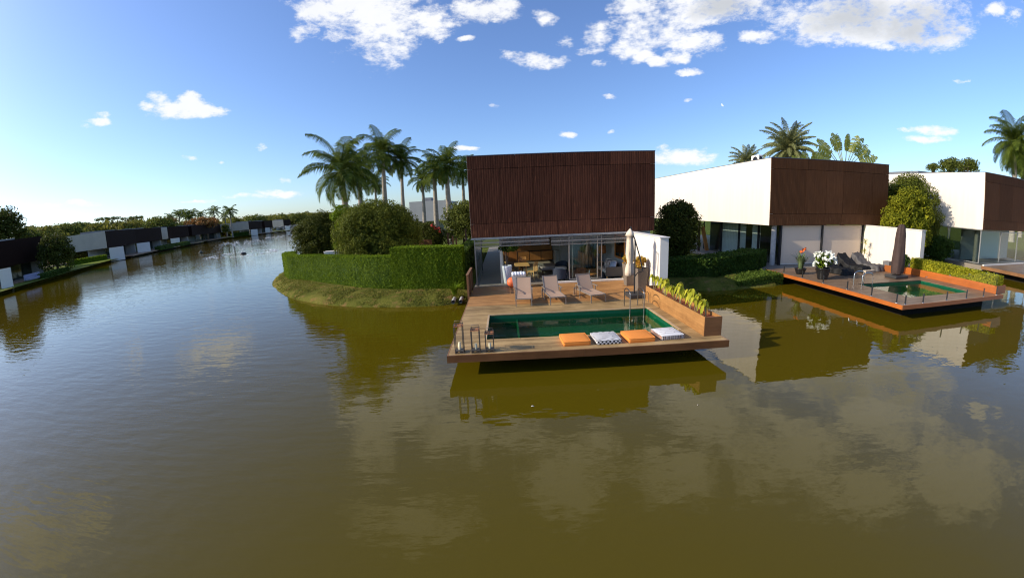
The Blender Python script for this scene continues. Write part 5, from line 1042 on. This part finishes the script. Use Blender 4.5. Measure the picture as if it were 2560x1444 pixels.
# ---------------------------------------------------------------- trees
def crown_mesh(seed, n, rad, ln, lr, size, mat, flat=1.0):
    rng = np.random.default_rng(seed); P, N = lumps(n, (0, 0, 0), rad, ln, lr, rng, .35); V, F = leaf_quads(P, N, size, .6, .8, .1, rng); o = np_mesh('crown', V, F, mat); me = o.data; bpy.data.objects.remove(o); return me
TREES = [crown_mesh(31, 2600, (4, 4, 3.2), 46, 1.25, .50, L_TREE), crown_mesh(32, 2600, (4.6, 4.6, 2.6), 46, 1.15, .50, L_TREE2), crown_mesh(33, 2600, (3.2, 3.2, 3.6), 40, 1.1, .46, L_TREE)]
UMB = crown_mesh(34, 900, (4.6, 4.6, 1.1), 20, .8, .42, L_TREE); FLM = crown_mesh(35, 2600, (5.5, 5.5, 2.0), 44, 1.1, .48, L_FLAME)
LUSH = crown_mesh(36, 9000, (4, 4, 4.6), 110, 1.05, .34, L_TREE); DUSK = crown_mesh(37, 9000, (4, 4, 4.6), 110, 1.05, .34, L_BUSH2)
def tree(label, x, y, h, s, mesh, crown_h, name='broadleaf_tree', group=None, tr=.25, z0=G0, cat='tree', rz=0, lean=0):
    t = thing(name, (x, y, z0), label, cat, 0, group); m = M(); zc = h-crown_h*s
    m.tube([(0, 0, 0), (lean*.3, 0, zc*.5), (lean, 0, zc), (lean, 0, zc+crown_h*s*.5)], [tr, tr*.8, tr*.6, tr*.2], 8)
    for k in range(4): a = k*1.6+rz; m.tube([(lean*.6, 0, zc*.8), (lean+math.cos(a)*1.2*s, math.sin(a)*1.2*s, zc+.2), (lean+math.cos(a)*2.2*s, math.sin(a)*2.2*s, zc+crown_h*s*.35)], [tr*.5, tr*.35, tr*.1], 5)
    m.build('trunk', TRUNK_B, t); o = bpy.data.objects.new('crown', mesh); COL.objects.link(o); o.parent = t; o.location = (lean, 0, zc); o.scale = (s, s, s); o.rotation_euler = (0, 0, rz); return t
def tree_px(label, px, pytop, r, s, mesh, crown_h, **kw):
    p = on_r(px, pytop, r); return tree(label, p.x, p.y, p.z-kw.get('z0', G0), s, mesh, crown_h, rz=px*.7, **kw)
tree_px('big dark tree towering at the left edge across the lake', 2, 505, 112, 1.75, DUSK, 4.6, tr=.5)
tree_px('dark bushy tree covering the right end of the leftmost far house', 131, 574, 97, 1.02, DUSK, 4.6, tr=.3)
tree_px('lower dark tree behind the leftmost far house roof', 60, 562, 122, 1.2, TREES[0], 3.2, group='trees across the lake')
for k, (px, py, r, s, i, lab) in enumerate(((108, 560, 150, 1.5, 1, 'olive green tree rising over the roof of the leftmost far house'), (168, 553, 175, 1.5, 0, 'round tree on the skyline above the far bushy tree'), (195, 549, 190, 1.4, 2, 'dome shaped skyline tree left of the thin flat topped ones'),
  (330, 548, 195, 1.6, 1, 'wide olive tree behind the second far dark front'), (395, 536, 190, 2.0, 0, 'broad dark domed tree over the narrow pale strip house'), (210, 575, 150, 1.2, 2, 'dark tree behind the roof of the house with the large pale wall'),
  (640, 532, 330, 2.4, 0, 'dark tree just right of the tall far palm'), (700, 532, 345, 2.4, 2, 'tall dark tree above the most distant house'), (745, 528, 340, 2.4, 0, 'dark far tree beside the dark bush of the hedge'), (585, 560, 275, 1.0, 1, 'olive tree in front of the pale sunlit far wall'))):
    tree_px(lab, px, py, r, s, TREES[i], (3.2, 2.6, 3.6)[i], group='trees across the lake')
for k, (px, py, r, lab) in enumerate(((258, 542, 240, 'left of the thin flat topped trees on the skyline'), (280, 541, 245, 'second from the left of the thin flat topped trees on the skyline'), (318, 541, 245, 'third from the left of the thin flat topped trees on the skyline'), (342, 539, 240, 'rightmost of the thin flat topped trees on the skyline'))):
    tree_px(lab, px, py, r, 1.0, UMB, 1.1, name='flat_topped_tree', group='thin flat topped skyline trees')
tree_px('orange flowering tree behind the far terrace house', 503, 540, 222, 1.75, FLM, 2.0, name='flowering_tree', group='orange flowering trees')
tree_px('smaller orange flowering tree on the left, behind the far palms', 418, 543, 225, 1.0, FLM, 2.0, name='flowering_tree', group='orange flowering trees')
tree_px('small dark tree on the water edge right of the far terrace house', 562, 558, 235, .85, TREES[2], 3.6, group='trees across the lake')
# far palms
for k, (px, py, bx, r, s, lab) in enumerate(((424, 538, 425, 232, 1.1, 'leftmost palm of the far palm group'), (446, 532, 446, 240, 1.3, 'second palm from the left of the far palm group'), (462, 531, 462, 236, 1.3, 'third palm from the left of the far palm group'), (478, 530, 478, 240, 1.3, 'fourth palm from the left of the far palm group'), (500, 532, 500, 246, 1.2, 'fifth palm from the left, last of the low far palms'),
   (533, 524, 537, 232, 1.35, 'tall far palm left of the tallest far palm'), (561, 534, 562, 240, 1.15, 'lower palm just left of the tallest far palm'), (573, 523, 577, 214, 1.4, 'tallest far palm with its whole bare trunk visible'), (530, 546, 531, 250, 1.2, 'low far palm under the tall left one'), (470, 540, 470, 232, 1.2, 'low far palm in front of the palm group'))):
    top = on_r(px, py, r); royal_palm(lab, (top.x, top.y, G0), (top.x, top.y, top.z-1.0), s, .30, k, FARP, k*.8, group='palms across the lake', shaft=False)
tree_px('dark tree beside the left end of the brown house', 1153, 492, 39, .62, LUSH, 4.6, tr=.14)
tree_px('thin branchy tree behind the grey garden wall', 1095, 497, 90, .9, TREES[1], 2.6)
for k, (px, py, r, s, lab) in enumerate(((2333, 405, 118, .42, 'smallest of three round trees over the right roof'), (2378, 389, 112, .78, 'middle round tree over the right roof'), (2420, 391, 110, .72, 'rightmost round tree over the right roof'))): tree_px(lab, px, py, r, s, TREES[0], 3.2, group='round trees over the right roof')
# far woodland: one mass
def woodland():
    rng = np.random.default_rng(77); VV = []; FF = []; n0 = 0
    spans = [(55, 420, 562, 540, 205, 260, 70), (200, 560, 556, 545, 250, 330, 60), (560, 860, 540, 522, 330, 430, 70), (90, 250, 572, 558, 165, 200, 16), (860, 1180, 530, 520, 300, 420, 24)]
    for (xa, xb, ya, yb, ra, rb, n) in spans:
        for k in range(n):
            px = rng.uniform(xa, xb); q = (px-xa)/(xb-xa); r = rng.uniform(ra, rb); top = on_r(px, ya+(yb-ya)*q+rng.uniform(0, 10), r); R = rng.uniform(4.5, 8.5); H = max(3, min(top.z-.5, R*1.2))
            P, N = lumps(380, (top.x, top.y, top.z-H*.55), (R, R, H*.6), 18, R*.34, rng, .4); V, F = leaf_quads(P, N, R*.19, .65, .8, .1, rng); VV.append(V); FF.append(F+n0); n0 += len(V)
            P, N = lumps(120, (top.x, top.y, (top.z-H)*.5+1), (R*.9, R*.9, max(1.5, (top.z-H)*.6+1)), 8, R*.4, rng, .4); V, F = leaf_quads(P, N, R*.28, .65, .8, .1, rng); VV.append(V); FF.append(F+n0); n0 += len(V)
    tag(np_mesh('woodland', np.concatenate(VV), np.concatenate(FF), L_TREE2), kind='stuff')
woodland()
# hedges, lawns and shrubs in front of the far houses
def far_hedge(label, a, b, r0, r1, zt, wd_=1.2, mat=L_HEDGE, n=2600, seed=1):
    A = on_r(a[0], a[1], r0); B = on_r(b[0], b[1], r1); hedge('shore_hedge', label, [(A.x, A.y), (B.x, B.y)], wd_, .4, [zt, zt], mat, n, .28, 'hedges across the lake', rough=.12, seed=seed)
far_hedge('long far hedge below the large pale side wall', (168, 640), (263, 628), 118, 122, 1.9, 1.4, seed=51)
far_hedge('far hedge below the pale sunlit wall behind the tall palm', (582, 590), (622, 585), 232, 232, 2.4, 1.4, seed=52, mat=L_HEDGE2)
far_hedge('dark far planting along the terraces of the strip house', (395, 630), (470, 612), 148, 176, 1.7, 2.0, seed=53, mat=L_HEDGE2)
far_hedge('dark far planting by the leftmost house terrace', (108, 690), (160, 670), 86, 96, 1.3, 2.0, seed=54, mat=L_HEDGE2)
m = M(); A = on_r(163, 665, 108); B = on_r(275, 650, 116); C_ = on_r(275, 646, 122); D_ = on_r(163, 655, 117)
m.add([(A.x, A.y, .62), (B.x, B.y, .62), (C_.x, C_.y, .72), (D_.x, D_.y, .72)], [(0, 1, 2, 3)]); structure(m.build('shore_lawn', plain('sunlit_lawn', (.20, .24, .03), .95, .05, var=.2, sc=2), None))
# ---------------------------------------------------------------- garden behind the hedge
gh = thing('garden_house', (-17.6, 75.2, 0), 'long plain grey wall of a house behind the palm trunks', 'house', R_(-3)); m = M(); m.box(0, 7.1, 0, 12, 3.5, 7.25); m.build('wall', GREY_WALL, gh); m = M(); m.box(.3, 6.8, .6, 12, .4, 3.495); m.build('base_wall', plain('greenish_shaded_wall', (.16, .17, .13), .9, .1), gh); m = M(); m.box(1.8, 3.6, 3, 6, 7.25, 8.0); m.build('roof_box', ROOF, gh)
POSTS = [((1120, 600), 34, 2.6, 'dark slim garden post next to the palm trunk'), ((1132, 603), 33, 2.4, 'reddish wooden garden post, front one of the group'), ((1140, 599), 36, 2.0, 'short dark garden post between two taller posts'), ((1165, 602), 34, 2.9, 'dark garden post nearest the brown house')]
for k, ((px, py), Y, h, lab) in enumerate(POSTS):
    p = on_y(px, py, Y); m = M(); m.bar((0, 0, 0), (0, 0, h-.15), .13, .13); m.cbox(-.08, .08, -.08, .08, h-.148, h-.1, .01); tag(m.build('garden_post', WOOD_D if k != 1 else FASCIA_Y, None, (p.x, p.y, G0)), lab, 'post', 'garden posts')
bn = thing('garden_bench', (-6.6, 31.5, G0), 'wooden slatted garden bench half hidden by the largest round bush', 'bench', R_(-20)); m = M()
for k in range(4): m.box(-.9, .9, -.02, .02, 1.35+k*.22, 1.53+k*.22)
m.build('backrest', FASCIA, bn); m = M(); [m.box(-.9, .9, -.5+k*.16, -.36+k*.16, 1.1, 1.14) for k in range(3)]; m.build('seat', FASCIA, bn)
for sx in (-.82, .82): m = M(); m.bar((sx, .0, 0), (sx, .06, 2.2), .08, .08); m.bar((sx, -.45, 0), (sx, -.45, 1.09), .08, .08); m.build('leg', WOOD_D, bn)
bo = thing('bollard_lamp', (-2.75, 33.2, G0), 'small white bollard light on the lawn by the brown house', 'lamp'); m = M(); m.lathe([(.07, 0), (.07, 1.65), (.05, 1.7)], n=12); m.build('post', W_PLAIN, bo); m = M(); m.lathe([(.001, 1.95), (.13, 1.94), (.14, 1.72), (.05, 1.7)], n=14); m.build('lamp_head', W_PLAIN, bo)
wb = thing('white_box', (-12.4, 27.75, .5), 'white box standing behind the low hedge beside the dark bush', 'box', .1); m = M(); m.cbox(-.55, .55, -.3, .3, 0, 1.94, .02); m.build('casing', W_PLAIN, wb); m = M(); m.cbox(-.57, .57, -.32, .32, 1.943, 1.99, .01); m.build('lid', W_PLAIN, wb)
bd = thing('leaning_board', (17.4, 33.0, ZF), 'brown wooden board leaning by the passage under the long white wall', 'board'); m = M(); m.bar((.55, 0, 0), (.05, .0, 2.1), .14, .3); m.build('plank', WOOD_O, bd); m = M(); m.bar((-.25, 0, 0), (-.25, 0, 2.5), .16, .16); m.build('post', WOOD_D, bd)
# ---------------------------------------------------------------- fountains and floats
def fountain(label, px, py, R, h, njet, seed):
    c = on_z(px, py, 0); t = thing('fountain', (c.x, c.y, .02), label, 'fountain', 0, 'fountains on the lake'); m = M(); m.lathe([(.001, -.1), (.55, -.1), (.6, .05), (.45, .22), (.15, .3), (.001, .3)], n=16); m.build('float', DARKMETAL, t); rng = np.random.default_rng(seed); V = []
    for j in range(njet):
        a = 2*PI*j/njet
        q = np.sort(rng.uniform(0, 1, 170)); 
        z = .3+h*4*q*(1-q); rr_ = R*q; sp = .05+.22*q; V.append(np.column_stack([rr_*np.cos(a)+rng.normal(0, 1, 170)*sp, rr_*np.sin(a)+rng.normal(0, 1, 170)*sp, np.maximum(.05, z+rng.normal(0, 1, 170)*sp*.6)]))
    P = np.concatenate(V); VV, F = leaf_quads(P, rng.normal(0, 1, P.shape), .24, .35, 1, 1.5, rng); np_mesh('water_jet', VV, F, SPRAY, t)
    a = rng.uniform(0, 2*PI, 420); rr_ = R*rng.normal(1, .06, 420); P = np.column_stack([rr_*np.cos(a), rr_*np.sin(a), rng.uniform(.0, .10, 420)]); VV, F = leaf_quads(P, np.tile([0., 0, 1], (420, 1)), .5, .6, .3, 0, rng); np_mesh('splash_foam', VV, F, SPRAY, t)['kind'] = 'stuff'
    return t
fountain('nearer fountain spraying a ring of water on the open lake', 608, 635, 5.6, 1.9, 10, 1); fountain('far fountain arching water beside the dark bush', 723, 589, 8.5, 3.6, 14, 2)
p = on_z(502, 632, 0); m = M(); m.lathe([(.001, 0), (.5, .0), (.55, .1), (.3, .18), (.18, .45), (.08, .6), (.001, .6)], n=14); tag(m.build('buoy', plain('dark_buoy', (.03, .05, .05), .6, .3), None, (p.x, p.y, 0)), 'small dark buoy floating on the lake left of the fountain', 'buoy')
for (px, py, lab) in ((1333, 1015, 'white scrap floating on the water in front of the deck'), (1745, 1012, 'tiny white scrap floating right of the deck reflection')):
    p = on_z(px, py, .0); m = M(); k = 1.0 if px < 1500 else .5; m.grid(lambda u, v: ((u-.5)*.085*k, (v-.5)*.035*k, .006+.012*math.sin(u*5)), 5, 3); tag(m.build('floating_scrap', W_PLAIN, None, (p.x, p.y, 0)), lab, 'litter')
# left far house terrace furniture
a, b_ = on_r(62, 690, 84), on_r(112, 684, 88); sfa = thing('terrace_sofa', ((a.x+b_.x)/2, (a.y+b_.y)/2, .66), 'pale blue grey sofa on the terrace of the leftmost far house', 'sofa', math.atan2(b_.y-a.y, b_.x-a.x)); m = M(); m.cbox(-2.0, 2.0, -.5, .5, .1, .5, .06); m.build('seat', plain('pale_blue_grey_fabric', (.22, .24, .34), .9, .1), sfa); m = M(); m.cbox(-2.0, 2.0, .503, .8, .1, 1.0, .06); m.build('backrest', bpy.data.materials['pale_blue_grey_fabric'], sfa)
# ---------------------------------------------------------------- render settings
SC.render.engine = 'CYCLES'
try:
    SC.cycles.use_denoising = DENOISE; SC.cycles.max_bounces = 8; SC.cycles.transparent_max_bounces = 24; SC.cycles.diffuse_bounces = 3; SC.cycles.glossy_bounces = 4; SC.cycles.caustics_reflective = False; SC.cycles.caustics_refractive = False; SC.cycles.sample_clamp_indirect = 4
except Exception: pass
SC.cycles.filter_width = 1.15; SC.render.filter_size = 1.15
SC.view_settings.view_transform = 'Standard'; SC.view_settings.look = 'None'; SC.view_settings.gamma = 1; SC.view_settings.exposure = EXPOSURE
